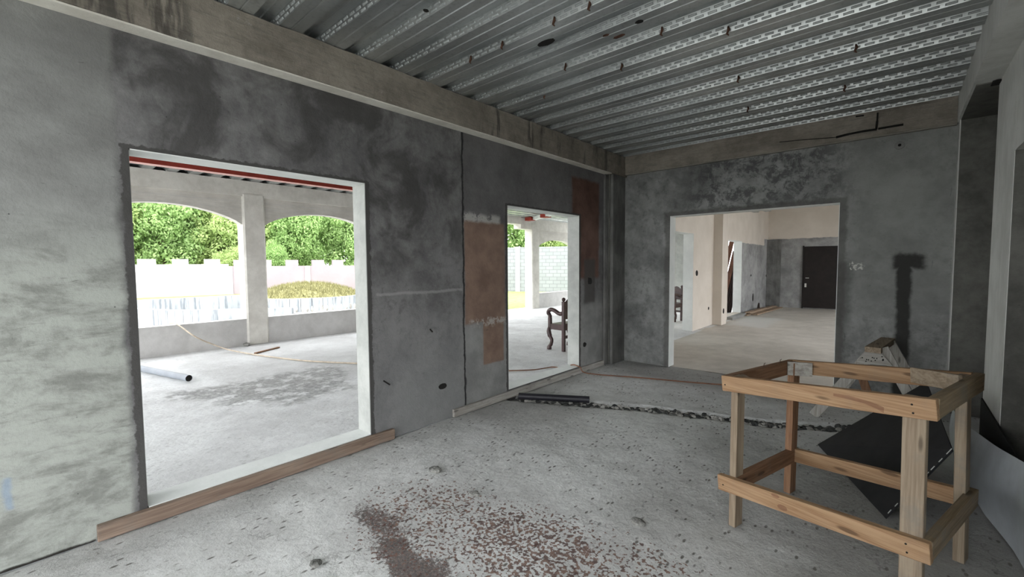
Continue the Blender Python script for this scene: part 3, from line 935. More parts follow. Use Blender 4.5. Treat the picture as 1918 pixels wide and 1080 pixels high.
# ------------------------------------------------------------------ room beyond
XB = -0.12
mb = MB()
for a, b, z0, z1 in ((YB + T, 8.2, 0, 4.6), (8.2, 9.8, 2.15, 4.6), (9.8, 12.4, 0, 4.6), (12.4, 13.75, 2.12, 4.6), (13.75, 17.25, 0, 4.6)):
    mb.box(XB - 0.22, XB, a, b, z0, z1)
mb.box(XB - 0.22, XB, 12.4, 13.75, -0.05, 0.07)
wbl = struct('wall_back_room_left', mb, M['cream'], 'cream wall over bare grey plaster in the room beyond')
for (a, b, zt) in ((8.2, 9.8, 2.15), (12.4, 13.75, 2.12)):
    MB().box(XB - 0.22, XB - 0.002, b - 0.006, b, 0, zt).build('jamb', M['jamb_white'], wbl)
    MB().box(XB - 0.22, XB - 0.002, a, a + 0.006, 0, zt).build('jamb', M['jamb_white'], wbl)
    MB().box(XB - 0.22, XB - 0.002, a + 0.006, b - 0.006, zt - 0.006, zt).build('lintel_soffit', M['jamb_white'], wbl)
MB().box(XB, XB + 0.14, 12.4, 13.75, -0.02, 0.07).build('door_step', M['slab'], wbl)
PY0 = at(1335, 540, x=XB)[1]
PP = at(1352, 540, y=PY0)[0] - XB
PY1 = min(at(1361, 540, x=XB + PP)[1], 12.38)
pil = struct('trim_6', MB().box(XB, XB + PP, PY0, PY1, 0, 4.6), M['cream'], 'cream pilaster on the left wall of the room beyond')
for (u, v, w, h) in ((1305, 511, 0.13, 0.12), (1327, 577, 0.08, 0.07)):
    p = at(u, v, x=XB)
    ragged_plate(p[1], p[2], w, h, 'x', XB - 0.003, 0.008, 8, 'hole', 'outlet_hole', wbl, 0.08)
for (u, v, w, h) in ((1355, 582, 0.10, 0.12),):
    p = at(u, v, x=XB + PP)
    ragged_plate(p[1], p[2], w, h, 'x', XB + PP - 0.003, 0.008, 8, 'hole', 'outlet_hole', pil, 0.08)
for (u, v, w, h) in ((1406.5, 515.5, 0.10, 0.06), (1435, 516, 0.12, 0.08), (1410, 557, 0.14, 0.24)):
    p = at(u, v, x=XB)
    ragged_plate(p[1], p[2], w, h, 'x', XB - 0.003, 0.008, 8, 'hole', 'outlet_hole', wbl, 0.08)
mb = MB().box(XB - 0.22, 6.2, 17.05, 17.25, 0, 4.6)
wf = struct('wall_back_room_far', mb, M['cream'], 'far wall, grey plaster below and cream above')
cg = MB().box(XB, 0.28, 16.9, 17.05, 0, 2.28)
struct('trim_7', cg, M['corner'], 'grey pilaster in the far corner')
mb = MB()
for a, b in ((YB + T, 8.6), (11.8, 13.0), (15.2, 17.25)):
    mb.box(6.0, 6.2, a, b, 0, 4.6)
mb.box(6.0, 6.2, YB + T, 17.25, 3.2, 4.6)
struct('wall_back_room_right', mb, M['cream'], 'cream wall with tall openings on the right of the room beyond')
struct('ceiling_back_room', MB().box(XB - 0.22, 6.2, YB + T, 17.25, 4.6, 4.75), M['slab'], 'high ceiling slab of the room beyond')
# dark door in the far wall
dr = thing('door_1', 'dark brown door in the far grey wall', 'door', (0, 0, 0))
dr['kind'] = 'structure'
del dr['category']
d0, d1 = at(1503, 577, y=17.0)[0], at(1567, 580, y=17.0)[0]
MB().box(d0, d1, 17.0, 17.05, 0.03, 2.02).build('door_leaf', M['door'], dr, bevel=0.006)
MB().box(d0 - 0.03, d0, 16.995, 17.05, 0, 2.05).build('door_frame', M['door'], dr)
MB().tube([(d0 + 0.07, 17.0, 1.0), (d0 + 0.07, 16.94, 1.0), (d0 + 0.16, 16.94, 1.0)], 0.012, 6).build('door_handle', M['chrome'], dr)
MB().box(d0 + 0.04, d0 + 0.09, 16.992, 17.0, 0.70, 0.82).build('lock_plate', M['chrome'], dr)
# planks on the floor by the left wall
pk = [((0.02, 13.62), (0.18, 17.0), 0.0, 'lowest plank of the small stack against the grey wall'),
      ((0.20, 13.95), (0.34, 16.8), 0.0, 'outermost plank beside the small stack on the floor'),
      ((0.03, 14.0), (0.15, 16.85), 0.03, 'upper plank of the small stack against the grey wall'),
      ((0.05, 13.8), (0.11, 15.6), 0.06, 'short top plank of the small stack against the grey wall')]
for (a, b, z, lb) in pk:
    tag(MB().bar((*a, z + 0.016), (*b, z + 0.016), 0.14, 0.028).build('plank', M['plank'], None), lb, 'plank', 'planks in the room beyond')
tag(MB().tube([(0.03, 15.2, 0.09), (0.03, 15.2, 0.19), (0.03, 15.23, 0.25)], [0.04, 0.03, 0.02], 8).build('small_bottle', M['lumber'], None), 'small dark bottle standing on the planks by the grey wall', 'bottle')
# lumber leaning outside the second opening
for i, (yy, xo, zt, mt) in enumerate(((14.0, -0.89, 2.55, 'lumber2'), (14.10, -0.70, 1.6, 'lumber'), (14.16, -0.66, 1.4, 'lumber'), (14.22, -0.62, 1.2, 'lumber'), (14.05, -0.75, 1.85, 'lumber2'), (14.28, -0.58, 1.0, 'lumber'))):
    lbs = ['tallest brown board leaning diagonally beyond the second opening', 'dark board leaning beyond the second opening, just behind the brown one', 'dark board leaning in the middle of the lumber', 'low dark board leaning at the left of the lumber', 'second brown board leaning just below the tallest one', 'shortest dark board at the front of the lumber']
    tag(MB().bar((xo, yy, 0.0), (XB - 0.26, yy, zt), 0.12, 0.04, (0, 1, 0)).build('leaning_board', M[mt], None), lbs[i], 'board', 'lumber beyond the second opening')

# ------------------------------------------------------------------ timber frame (unfinished table)
TX, TY, TH, TW, TDp = 2.526, 2.600, -0.261, 0.889, 0.798
tb = thing('timber_table_frame', 'unfinished pine table frame without a top, standing on four legs', 'table frame', (TX, TY, 0), TH)
def ztop(i, j): return 0.866 + 0.101 * i - 0.010 * j
def zlow(i, j): return 0.289 + 0.086 * i - 0.010 * j
def rail(name, a, b, zf, h, w, mat, dz=0.0):
    p0 = (a[0], a[1], zf(*a) - h / 2 + dz)
    p1 = (b[0], b[1], zf(*b) - h / 2 + dz)
    return MB().bar(p0, p1, w, h).build(name, M[mat], tb, bevel=0.002)
t_, hh = 0.036, 0.086
W_, D_ = TW, TDp
rail('top_rail', (0, t_ / 2), (W_, t_ / 2), ztop, hh, t_, 'pine_x')
rail('top_rail', (0.0, D_ - t_ / 2), (W_ - t_, D_ - t_ / 2), ztop, hh, t_, 'pine_x')
rail('top_rail', (t_ / 2, t_), (t_ / 2, D_ - t_), ztop, hh, t_, 'brown_y')
rail('top_rail', (W_ - t_ / 2, t_), (W_ - t_ / 2, D_), ztop, hh, t_, 'brownish_y')
rail('lower_rail', (-0.012, t_ / 2), (W_, t_ / 2), zlow, hh, t_, 'pine_x')
rail('lower_rail', (0.06, D_ - t_ / 2 - 0.03), (W_ - t_, D_ - t_ / 2 - 0.03), zlow, hh, t_, 'pine_x')
rail('lower_rail', (t_ / 2 + 0.04, t_), (t_ / 2 + 0.04, D_ - 0.07), zlow, hh, t_, 'brown_y')
rail('lower_rail', (W_ - t_ / 2, t_), (W_ - t_ / 2, D_), zlow, hh, t_, 'brownish_y')
def leg(i0, i1, j0, j1, mat, di=0.0, zt=None):
    zt_ = ztop((i0 + i1) / 2, (j0 + j1) / 2) - 0.006
    b = [(i0 + di, j0, 0), (i1 + di, j0, 0), (i1 + di, j1, 0), (i0 + di, j1, 0)]
    t = [(i0, j0, zt_), (i1, j0, zt_), (i1, j1, zt_), (i0, j1, zt_)]
    return MB().add(b + t, [(3, 2, 1, 0), (4, 5, 6, 7), (0, 1, 5, 4), (1, 2, 6, 5), (2, 3, 7, 6), (3, 0, 4, 7)]).build('leg', M[mat], tb, bevel=0.002)
leg(t_, t_ + 0.038, t_, t_ + 0.075, 'grey_z', 0.0)
leg(t_ + 0.002, t_ + 0.042, D_ - 0.075 - t_, D_ - t_, 'brown_z', -0.006)
leg(W_ - t_ - 0.078, W_ - t_ - 0.002, t_, t_ + 0.038, 'grey_z', 0.012)
leg(W_ - t_ - 0.045, W_ - t_ - 0.002, D_ - t_ - 0.08, D_ - t_, 'grey_z', 0.02)
MB().bar((0.04, D_ - 0.12, ztop(0.04, D_) - 0.04), (0.15, D_ - 0.045, ztop(0.1, D_) - 0.045), 0.02, 0.085).build('corner_brace', M['old_x'], tb)
MB().bar((W_ - 0.26, D_ - 0.048, ztop(W_ - 0.2, D_) - 0.035), (W_ - 0.05, D_ - 0.18, ztop(W_, D_) - 0.035), 0.02, 0.08).build('corner_brace', M['grey_x'], tb)
MB().bar((0.05, 0.13, ztop(0.04, 0.1) - 0.03), (0.13, 0.05, ztop(0.1, 0.05) - 0.03), 0.018, 0.05).build('corner_brace', M['grey_x'], tb)
for (i, j) in ((0.02, 0.42), (0.02, 0.62)):
    z = ztop(i, j)
    MB().tube([(i, j, z - 0.01), (i + 0.002, j, z + 0.018), (i + 0.010, j, z + 0.024)], 0.0018, 5).build('bent_nail', M['rust'], tb)
for (i, z) in ((W_ - 0.075, 0.03), (W_ - 0.07, 0.065), (0.02, 0.05)):
    zz = ztop(i, 0) - z
    MB().tube([(i, 0.001, zz), (i, -0.0015, zz)], 0.004, 8).build('nail_head', M['hole'], tb)
    zz = zlow(i, 0) - z
    MB().tube([(i, 0.001, zz), (i, -0.0015, zz)], 0.004, 8).build('nail_head', M['hole'], tb)
# long knot scar on the front top rail
sc_ = []
for (i, z, w) in ((0.54, 0.030, 0.006), (0.60, 0.034, 0.009), (0.66, 0.045, 0.008), (0.70, 0.058, 0.010), (0.725, 0.070, 0.012)):
    sc_.append((i, z, w))
poly = [(i, -0.0006, ztop(i, 0) - z + w) for i, z, w in sc_] + [(i, -0.0006, ztop(i, 0) - z - w) for i, z, w in reversed(sc_)]
mk = MB()
for k in range(len(sc_) - 1):
    a, b = poly[k], poly[k + 1]
    c, d = poly[-2 - k], poly[-1 - k]
    mk.prism([a, b, c, d], (0, 0.002, 0))
mk.build('knot_scar', M['brown_x'], tb)
for (i, z, r) in ((0.335, 0.062, 0.022), (0.30, 0.012, 0.018)):
    n = 10
    poly = [(i + r * 1.1 * math.cos(2 * math.pi * k / n), -0.0006, zlow(i, 0) - z + r * 0.6 * math.sin(2 * math.pi * k / n)) for k in range(n)]
    MB().prism(poly, (0, 0.002, 0)).build('knot', M['brown_x'], tb)

# ------------------------------------------------------------------ sawhorse behind it
sw = thing('sawhorse', 'small old sawhorse standing by the back wall behind the table frame', 'sawhorse', (3.1, 5.1, 0))
def swp(p): return (p[0] - 3.1, p[1] - 5.1, p[2])
def swb(name, a, b, w, h, mat, side=(0, 0, 1)):
    return MB().bar(swp(a), swp(b), w, h, side).build(name, M[mat], sw, bevel=0.002)
swb('top_beam', (3.105, 5.02, 0.715), (3.20, 5.76, 0.715), 0.115, 0.05, 'grey_y')
swb('leg', (3.115, 5.12, 0.715), (2.675, 5.10, 0.004), 0.03, 0.085, 'old_z', (0, 1, 0.0) if False else (1, 0, 0.6))
swb('leg', (3.175, 5.09, 0.735), (3.505, 5.10, 0.004), 0.03, 0.075, 'old_z', (1, 0, -0.45))
swb('leg', (3.165, 5.68, 0.715), (2.76, 5.70, 0.004), 0.03, 0.075, 'old_z', (1, 0, 0.6))
swb('leg', (3.215, 5.66, 0.715), (3.56, 5.68, 0.004), 0.03, 0.075, 'old_z', (1, 0, -0.5))
gp = [(3.055, 5.072, 0.690), (3.165, 5.072, 0.685), (3.245, 5.072, 0.585), (2.985, 5.072, 0.575)]
MB().prism([swp(p) for p in gp], (0, -0.016, 0)).build('gusset', M['old_x'], sw)
for k in range(14):
    x, z = random.uniform(3.03, 3.19), random.uniform(0.60, 0.67)
    MB().tube([swp((x, 5.056, z)), swp((x, 5.053, z))], 0.0055, 6).build('nail_hole', M['hole'], sw)
b0, b1 = at(1606, 680, y=5.42), at(1632, 757, y=5.42)
swb('brace', b0, b1, 0.07, 0.022, 'brown_z', (0, 1, 0))

# ------------------------------------------------------------------ black panel, shadow strip and sheet metal along the right wall
A_, B_ = at(1533, 835, z=0), at(1660, 973, z=0)
ab = (B_ - A_) / np.linalg.norm(B_ - A_)
D__, C__ = at_plane(1737, 718, A_, ab), at_plane(1786, 846, B_, ab)
nrm = np.cross(B_ - A_, D__ - A_)
nrm /= np.linalg.norm(nrm)
if nrm[2] < 0:
    nrm = -nrm
up2 = np.array((0, 0, 0.004))
quad = [A_ + up2, B_ + up2, C__ + up2, D__ + up2]
pn = thing('coated_board', 'black faced square board propped on one edge behind the table frame', 'board', tuple(A_))
q0 = [p - A_ for p in quad]
MB().prism(q0, tuple(nrm * 0.012)).build('board', M['black'], pn)
e0, e1 = q0[1], q0[2]
for k in range(9):
    t = (k + random.uniform(0.1, 0.6)) / 9
    p = e0 + (e1 - e0) * t + nrm * 0.013
    q = p + ab * random.uniform(-0.006, -0.002) + (e1 - e0) * random.uniform(0.03, 0.08)
    MB().bar(p - ab * 0.003, q, 0.005, 0.002).build('edge_chip', M['jamb'], pn)
tag(MB().box(XR - 0.012, XR - 0.002, 3.1, 4.98, 0.0, 0.425).build('black_membrane', M['tar'], None), 'black membrane strip along the foot of the right wall', 'membrane')  # shadow between sheet and wall, drawn as a thin black strip
bot = [(3.622, 4.66), (3.626, 4.45), (3.640, 4.2), (3.683, 3.714), (3.722, 3.50), (3.745, 3.36), (3.758, 3.2), (3.765, 2.9), (3.768, 2.5)]
topu = [(1785, 765, 3.618), (1797, 785, 3.626), (1811, 797, 3.645), (1828, 808, 3.665), (1850, 824, 3.70), (1870, 838, 3.72), (1918, 865, 3.765)]
top = [tuple(at(u, v, x=x)) for u, v, x in topu] + [(3.768, 2.95, 0.53), (3.768, 2.5, 0.58)]
def resamp(P, n):
    P = np.array(P, float)
    s = np.concatenate([[0], np.cumsum(np.linalg.norm(np.diff(P, axis=0), axis=1))])
    t = np.linspace(0, s[-1], n)
    return np.stack([np.interp(t, s, P[:, k]) for k in range(P.shape[1])], -1)
NB, NH = 24, 6
bp = resamp([(a, b, 0.003) for a, b in bot], NB)
tp = resamp(top, NB)
mb = MB()
for off in (0.0, 0.0015):
    for i in range(NB):
        for j in range(NH):
            t = j / (NH - 1)
            p = bp[i] * (1 - t) + tp[i] * t
            p = p + np.array((-0.025 * math.sin(math.pi * t) - off, 0, 0))
            mb.v.append(tuple(p))
for L in range(2):
    for i in range(NB - 1):
        for j in range(NH - 1):
            a = L * NB * NH + i * NH + j
            f = (a, a + NH, a + NH + 1, a + 1)
            mb.f.append(f if L else f[::-1])
sh = mb.build('metal_sheet', M['galv'], None, smooth=True)
tag(sh, 'curved galvanised metal sheet standing on edge against the right wall', 'metal sheet')

# ------------------------------------------------------------------ boards, pipes, cords, lumps
tag(MB().bar((0.024, 0.205, 0.048), (0.024, 2.075, 0.046), 0.04, 0.086).build('sill_board', M['sill_y'], None, bevel=0.003), 'brown timber plank on edge under the large opening', 'plank')
tag(MB().bar((0.021, 2.755, 0.041), (0.021, 5.66, 0.041), 0.034, 0.075).build('threshold_board', M['old_y'], None, bevel=0.003), 'long grey timber plank on edge under the narrow doorway', 'plank')
p0, p1 = at(972, 741, z=0.045), at(1104, 748, z=0.045)
bpipe = thing('black_pipe', 'short black plastic pipe lying in the broken trench', 'pipe', tuple(p1))
MB().tube([(0, 0, 0), tuple(p0 - p1)], 0.036, 16, False).build('pipe_body', M['pvc_black'], bpipe, smooth=True)
dpp = (p0 - p1) / np.linalg.norm(p0 - p1)
MB().tube([tuple(dpp * 0.01), tuple(dpp * 0.012)], 0.0355, 16).build('pipe_mouth', M['hole'], bpipe)
p0, p1 = at(265, 690, z=0.045), at(354, 708, z=0.045)
p0 = p1 + (p0 - p1) * 1.8
gp_ = thing('grey_pipe', 'grey plastic pipe lying on the veranda floor', 'pipe', tuple(p1))
MB().tube([(0, 0, 0), tuple(p0 - p1)], 0.042, 16, False).build('pipe_body', M['pvc_grey'], gp_, smooth=True)
dpp = (p0 - p1) / np.linalg.norm(p0 - p1)
MB().tube([tuple(dpp * 0.01), tuple(dpp * 0.012)], 0.0415, 16).build('pipe_mouth', M['hole'], gp_)
def smooth_line(P, n=40):
    P = np.array(P, float)
    t = np.linspace(0, len(P) - 1, n)
    out = []
    for k in t:
        i = int(min(k, len(P) - 1.0001))
        f = k - i
        p_1, p0, p1, p2 = P[max(i - 1, 0)], P[i], P[min(i + 1, len(P) - 1)], P[min(i + 2, len(P) - 1)]
        out.append(0.5 * ((2 * p0) + (-p_1 + p1) * f + (2 * p_1 - 5 * p0 + 4 * p1 - p2) * f * f + (-p_1 + 3 * p0 - 3 * p1 + p2) * f ** 3))
    return out
c0 = at(330, 607, x=-6.03)
c_ = [c0 + np.array((-0.3, -0.05, -0.02)), c0 + np.array((0, 0, 0.012))]
for (u, v, zz) in ((365, 630, 0.33), (400, 645, 0.13), (430, 655, 0.04), (480, 664, 0.012), (560, 674, 0.010), (620, 678, 0.010), (668, 680, 0.010)):
    c_.append(at(u, v, z=zz))
c_.append(np.array((-1.8, 4.0, 0.01)))
c_.append(np.array((-0.83, 4.51, 0.01)))
tag(MB().tube(smooth_line(c_, 70), 0.012, 6).build('cable', M['cable'], None, smooth=True), 'thin tan cable drooping from the parapet across the veranda floor', 'cable')
ci = [at(953, 694, z=0.01), at(1000, 692, z=0.01), at(1035, 687, z=0.01), np.array((-0.25, 5.02, 0.03)), np.array((-0.1, 5.02, ZS + 0.016)), np.array((0.0, 5.0, ZS + 0.018)), np.array((0.05, 5.0, 0.09)), np.array((0.09, 5.02, 0.03))]
ci += [at(u, v, z=0.010) for u, v in ((1120, 701), (1200, 707), (1300, 716), (1370, 721), (1450, 725))]
tag(MB().tube(smooth_line(ci, 70), 0.008, 6).build('cord', M['cable2'], None, smooth=True), 'thin brown cord running through the narrow doorway across the floor', 'cord')
lumps = [((815, 880), 0.045, 'small round mortar lump near the middle of the floor'), ((1195, 978), 0.040, 'small mortar lump on the floor left of the table frame'), ((592, 1056), 0.030, 'flat mortar lump nearest the viewer'), ((888, 925), 0.032, 'mortar lump at the upper edge of the rust flakes')]
for (uv, r, lb) in lumps:
    p = at(*uv, z=0)
    tag(MB().ball((p[0], p[1], 0.004), r, 1.15, 0.95, 0.42, 10, 6, 0.12).build('mortar_lump', M['gravel'], None), lb, 'mortar lump', 'mortar lumps on the floor')
# rubble in the trench
mb = MB()
seg_l = [np.linalg.norm(b - a) for a, b in zip(TRp[:-1], TRp[1:])]
tot = sum(seg_l)
for k in range(800):
    s_ = random.uniform(0.0, tot)
    for (a, b, L) in zip(TRp[:-1], TRp[1:], seg_l):
        if s_ <= L:
            break
        s_ -= L
    d = (b - a) / L
    nn = np.array((-d[1], d[0]))
    p = a + d * s_ + nn * random.gauss(0, 0.042)
    r = random.uniform(0.012, 0.036)
    mb.ball((p[0], p[1], -0.055 + r * 0.8), r, random.uniform(0.8, 1.3), random.uniform(0.7, 1.2), random.uniform(0.6, 1.0), 6, 4, 0.15)
gr_ = G('trench_rubble')
_ri = gr_.n('ShaderNodeNewGeometry').outputs['Random Per Island']
_rc = gr_.mix(gr_.ss(_ri, 0.45, 0.9), (0.05, 0.052, 0.05), (0.40, 0.39, 0.36))
gr_.bump(gr_.noise(60, 3, 0.7), 0.5, 0.01)
rub = mb.build('rubble', gr_.fin(_rc, 0.9), None, kind='stuff')
tag(rub, 'broken concrete rubble filling the narrow trench', 'rubble')
tag(MB().bar(at(478, 661, z=0.012), at(522, 650, z=0.012), 0.05, 0.02).build('wood_scrap', M['brown_x'], None), 'thin wooden scrap lying beside the veranda column', 'scrap')
tag(MB().ball(tuple(at(462, 645, z=0.02)), 0.06, 1.3, 0.9, 0.6, 8, 5, 0.2).build('mortar_lump', M['gravel'], None), 'mortar lump at the foot of the veranda column', 'mortar lump', 'mortar lumps on the floor')

# ------------------------------------------------------------------ carved armchairs
def armchair(label, loc, rz, scale=1.0):
    """faces local -x; near side at y=0, width 0.56 along +y"""
    r = thing('carved_armchair', label, 'armchair', loc, rz, 'dark carved armchairs')
    r.scale = (scale,) * 3
    W = 0.58
    m = M['mahog']
    for yy in (0.0, W - 0.05):
        bpst = MB().box(-0.028, 0.028, yy, yy + 0.05, 0, 0.86).build('back_post', m, r, bevel=0.004)
        MB().ball((0, yy + 0.025, 0.895), 0.034, nu=12, nv=8).tube([(0, yy + 0.025, 0.855), (0, yy + 0.025, 0.875)], 0.015, 8).build('finial', m, bpst, smooth=True)
        # arm: rises from the post, curls over at the front
        a = smooth_line([(-0.02, yy + 0.025, 0.655), (-0.10, yy + 0.025, 0.645), (-0.20, yy + 0.025, 0.69), (-0.29, yy + 0.025, 0.705), (-0.345, yy + 0.025, 0.675), (-0.35, yy + 0.025, 0.63), (-0.31, yy + 0.025, 0.615)], 22)
        MB().tube(a, [0.036] * 18 + [0.034, 0.032, 0.028, 0.024], 10).build('arm', m, r, smooth=True)
        MB().ball((-0.315, yy + 0.025, 0.585), 0.036, nu=10, nv=7).build('arm_knob', m, r, smooth=True)
        MB().box(-0.345, -0.285, yy, yy + 0.05, 0.38, 0.565).build('arm_post', m, r, bevel=0.004)
        lg = smooth_line([(-0.315, yy + 0.025, 0.395), (-0.345, yy + 0.025, 0.33), (-0.32, yy + 0.025, 0.24), (-0.275, yy + 0.025, 0.17), (-0.295, yy + 0.025, 0.09), (-0.33, yy + 0.025, 0.05), (-0.335, yy + 0.025, 0.0)], 22)
        MB().tube(lg, [0.036] * 4 + [0.040] * 4 + [0.030] * 6 + [0.034] * 4 + [0.042] * 4, 10).build('leg', m, r, smooth=True)
        MB().box(-0.30, -0.02, yy + 0.008, yy + 0.042, 0.36, 0.46).build('side_rail', m, r, bevel=0.003)
    MB().box(-0.33, 0.0, 0.03, W - 0.03, 0.425, 0.455).build('seat', m, r, bevel=0.004)
    MB().box(-0.335, -0.295, 0.05, W - 0.05, 0.35, 0.44).build('front_rail', m, r)
    # backrest with a lobed top
    n = 24
    mbk = MB()
    for k in range(n):
        t0, t1 = k / n, (k + 1) / n
        f = lambda t: 0.80 + 0.10 * abs(math.sin(2 * math.pi * t)) ** 0.7
        y0, y1 = 0.05 + (W - 0.10) * t0, 0.05 + (W - 0.10) * t1
        mbk.prism([(-0.012, y0, 0.555), (-0.012, y1, 0.555), (-0.012, y1, f(t1)), (-0.012, y0, f(t0))], (0.024, 0, 0))
    mbk.build('backrest', m, r)
    MB().box(-0.014, 0.014, 0.05, W - 0.05, 0.36, 0.475).build('back_rail', m, r)
    MB().box(-0.012, 0.012, 0.05, W - 0.05, 0.22, 0.27).build('stretcher', m, r)
    return r
armchair('dark carved wooden armchair half hidden by the doorway jamb', (-1.0, 6.08, 0.004), math.radians(-6))
pcx = at(1278, 601, z=0)
armchair('dark carved wooden chair seen through the first opening of the room beyond', (pcx[0], pcx[1], 0.004), math.radians(80))

# ------------------------------------------------------------------ garden
ZG = -0.5
struct('ground', MB().box(-60, XV - 0.34, -40, 60, ZG - 0.3, ZG), M['earth'], 'pale ground of the garden')
struct('ground_far_side', MB().box(6.7, 60, -40, 60, ZG - 0.3, -0.02).box(-6.34, 6.7, -40, YR - 0.2, ZG - 0.3, -0.02).box(-6.34, 6.2, 17.3, 60, ZG - 0.3, -0.02), M['earth'], 'open ground around the building')
# terrace of dry grass in front of the boundary wall
b1 = at(257, 562, z=0.2)
b2 = at(455, 552, z=0.2)
P0, P1 = at(255, 557, z=0.2), at(668, 541, z=0.2)
wd = (P1 - P0) / np.linalg.norm(P1 - P0)
wnrm = np.array((wd[1], -wd[0], 0))
if wnrm[0] < 0:
    wnrm = -wnrm
W0 = P0 - wd * 14
W1 = P1 + wd * 9
tr_poly = [tuple(W0 + wnrm * 2.0), tuple(b1 - (b2 - b1) * 2.0), tuple(b2 + (b2 - b1) * 0.15), tuple(P1 + wnrm * 3.4), tuple(W1 + wnrm * 3.0), tuple(W1 - wnrm * 6), tuple(W0 - wnrm * 6)]
tr_poly = [(p[0], p[1], ZG) for p in tr_poly]
struct('terrace', MB().prism(tr_poly[::1], (0, 0, 0.69)), M['terr'], 'raised terrace of dry yellow grass before the boundary wall')
gw = MB().bar(b1 - (b2 - b1) * 2.0 + np.array((0.12, 0, -0.345)), b2 + (b2 - b1) * 0.16 + np.array((0.12, 0, -0.345)), 0.24, 0.71)
tag(gw.build('garden_retaining_wall', M['gwall'], None), 'long straight stained low wall holding up the grass terrace', 'garden wall')
# boundary wall with merlons
m_split = at_plane(428, 503, P0, wnrm)
zt_w = at_plane(300, 495, P0, wnrm)[2]
zt_m = at_plane(300, 485, P0, wnrm)[2]
def along(p): return float(np.dot(p - P0, wd))
def bound(name, s0, s1, mat, label, z1=zt_w):
    a, b = P0 + wd * s0, P0 + wd * s1
    zc = (ZG + z1) / 2
    return struct(name, MB().bar((a[0], a[1], zc), (b[0], b[1], zc), 0.2, z1 - ZG), mat, label)
ms = along(m_split)
bw1 = bound('boundary_wall', -14, ms, M['wwhite'], 'white crenellated boundary wall, glaring in daylight')
bw2 = bound('boundary_wall', ms, along(W1), M['wpink'], 'pinkish crenellated boundary wall below the trees', zt_w - 0.10)
def merlon(u0, u1, par, mat, z1=zt_m, z0=None):
    a, b = at_plane(u0, 490, P0, wnrm), at_plane(u1, 490, P0, wnrm)
    z0 = (zt_w if par is bw1 else zt_w - 0.1) if z0 is None else z0
    MB().bar((a[0], a[1], (z0 + z1) / 2), (b[0], b[1], (z0 + z1) / 2), 0.2, z1 - z0).build('merlon', mat, par)
for (a, b) in ((130, 160), (192, 224), (257, 292), (322, 353), (382, 412)):
    merlon(a, b, bw1, M['wwhite'])
for (a, b) in ((437, 466), (484, 508), (535, 558), (584, 606), (622, 642), (664, 682)):
    merlon(a, b, bw2, M['wpink'], zt_m - 0.03)
for u in (428, 574):
    a = at_plane(u, 500, P0, wnrm)
    MB().bar((a[0] - wd[0] * 0.12 + wnrm[0] * 0.1, a[1] - wd[1] * 0.12, (ZG + zt_w - 0.1) / 2), (a[0] + wd[0] * 0.12 + wnrm[0] * 0.1, a[1] + wd[1] * 0.12, (ZG + zt_w - 0.1) / 2), 0.12, zt_w - 0.1 - ZG).build('wall_pier', M['wwhite'], bw2)
# near curved low wall
na = [at(200, 573, z=0.2), at(257, 577, z=0.2), at(300, 579.5, z=0.2), at(345, 580, z=0.2), at(400, 579, z=0.2), at(455, 578, z=0.2), at(505, 577, z=0.2), at(548, 576, z=0.2)]
nl = smooth_line(na, 24)
mb = MB()
for a, b in zip(nl[:-1], nl[1:]):
    mb.bar((a[0], a[1], (ZG + 0.2) / 2), (b[0], b[1], (ZG + 0.2) / 2), 0.2, 0.2 - ZG)
gwn = mb.build('curved_garden_wall', M['gwall'], None)
tag(gwn, 'curved low wall with dark drip stains just beyond the parapet', 'garden wall')
# rubble stone continuation, stone by stone
stw = thing('stone_wall', 'low rubble stone wall at the right end of the curved wall', 'stone wall', (0, 0, 0))
sa, sb = at(546, 576, z=0.2), at(690, 567, z=0.2)
sd = sb - sa
mst = mat_plain('rubble_stone', (0.36, 0.345, 0.32), 0.9, 0, 0.45, 4, bump=0.5, obj=False)
nst = 16
for r in range(3):
    for k in range(nst):
        t = (k + (0.5 if r % 2 else 0.0) + random.uniform(-0.12, 0.12)) / nst
        p = sa + sd * t
        L = np.linalg.norm(sd) / nst
        MB().ball((p[0], p[1], 0.12 - r * 0.19 + random.uniform(-0.02, 0.02)), 0.5, 0.36 * L * 1.3, 0.36 * L * 1.3, 0.21, 8, 6, 0.10).build('stone', mst, stw)
MB().bar((*(sa[:2] - np.array((0.2, 0))), -0.24), (*(sb[:2] - np.array((0.2, 0))), -0.24), 0.2, 0.5).build('wall_core', M['earth'], stw)
# round planter with a grassy mound
pl_pts = [at(440, 559, z=0.2), at(505, 560, z=0.2), at(560, 560, z=0.2), at(600, 558, z=0.2), at(628, 553, z=0.2)]
cen = (pl_pts[1] + pl_pts[4]) / 2 + np.array((-1.35, 0.75, 0))
R_ = np.mean([np.linalg.norm((p - cen)[:2]) for p in pl_pts[1:]])
mb = MB()
n = 36
pts = [(cen[0] + R_ * math.cos(2 * math.pi * k / n), cen[1] + R_ * math.sin(2 * math.pi * k / n)) for k in range(n + 1)]
for a, b in zip(pts[:-1], pts[1:]):
    mb.bar((*a, (ZG + 0.2) / 2), (*b, (ZG + 0.2) / 2), 0.16, 0.2 - ZG)
plt = thing('round_planter', 'round low planter with a mound of dry grass', 'planter', (cen[0], cen[1], ZG))
o = mb.build('planter_wall', M['gwall'], None)
o.parent = plt
o.location = (-cen[0], -cen[1], -ZG)
mb = MB()
nr, na_ = 12, 36
for i in range(nr + 1):
    for k in range(na_):
        rr = (R_ - 0.05) * i / nr
        z = 0.16 + 0.55 * max(0.0, 1 - (i / nr) ** 2) + 0.05 * mnoise.noise(Vector((rr * math.cos(k), rr * math.sin(k), 3)))
        mb.v.append((rr * math.cos(2 * math.pi * k / na_), rr * math.sin(2 * math.pi * k / na_), z - ZG))
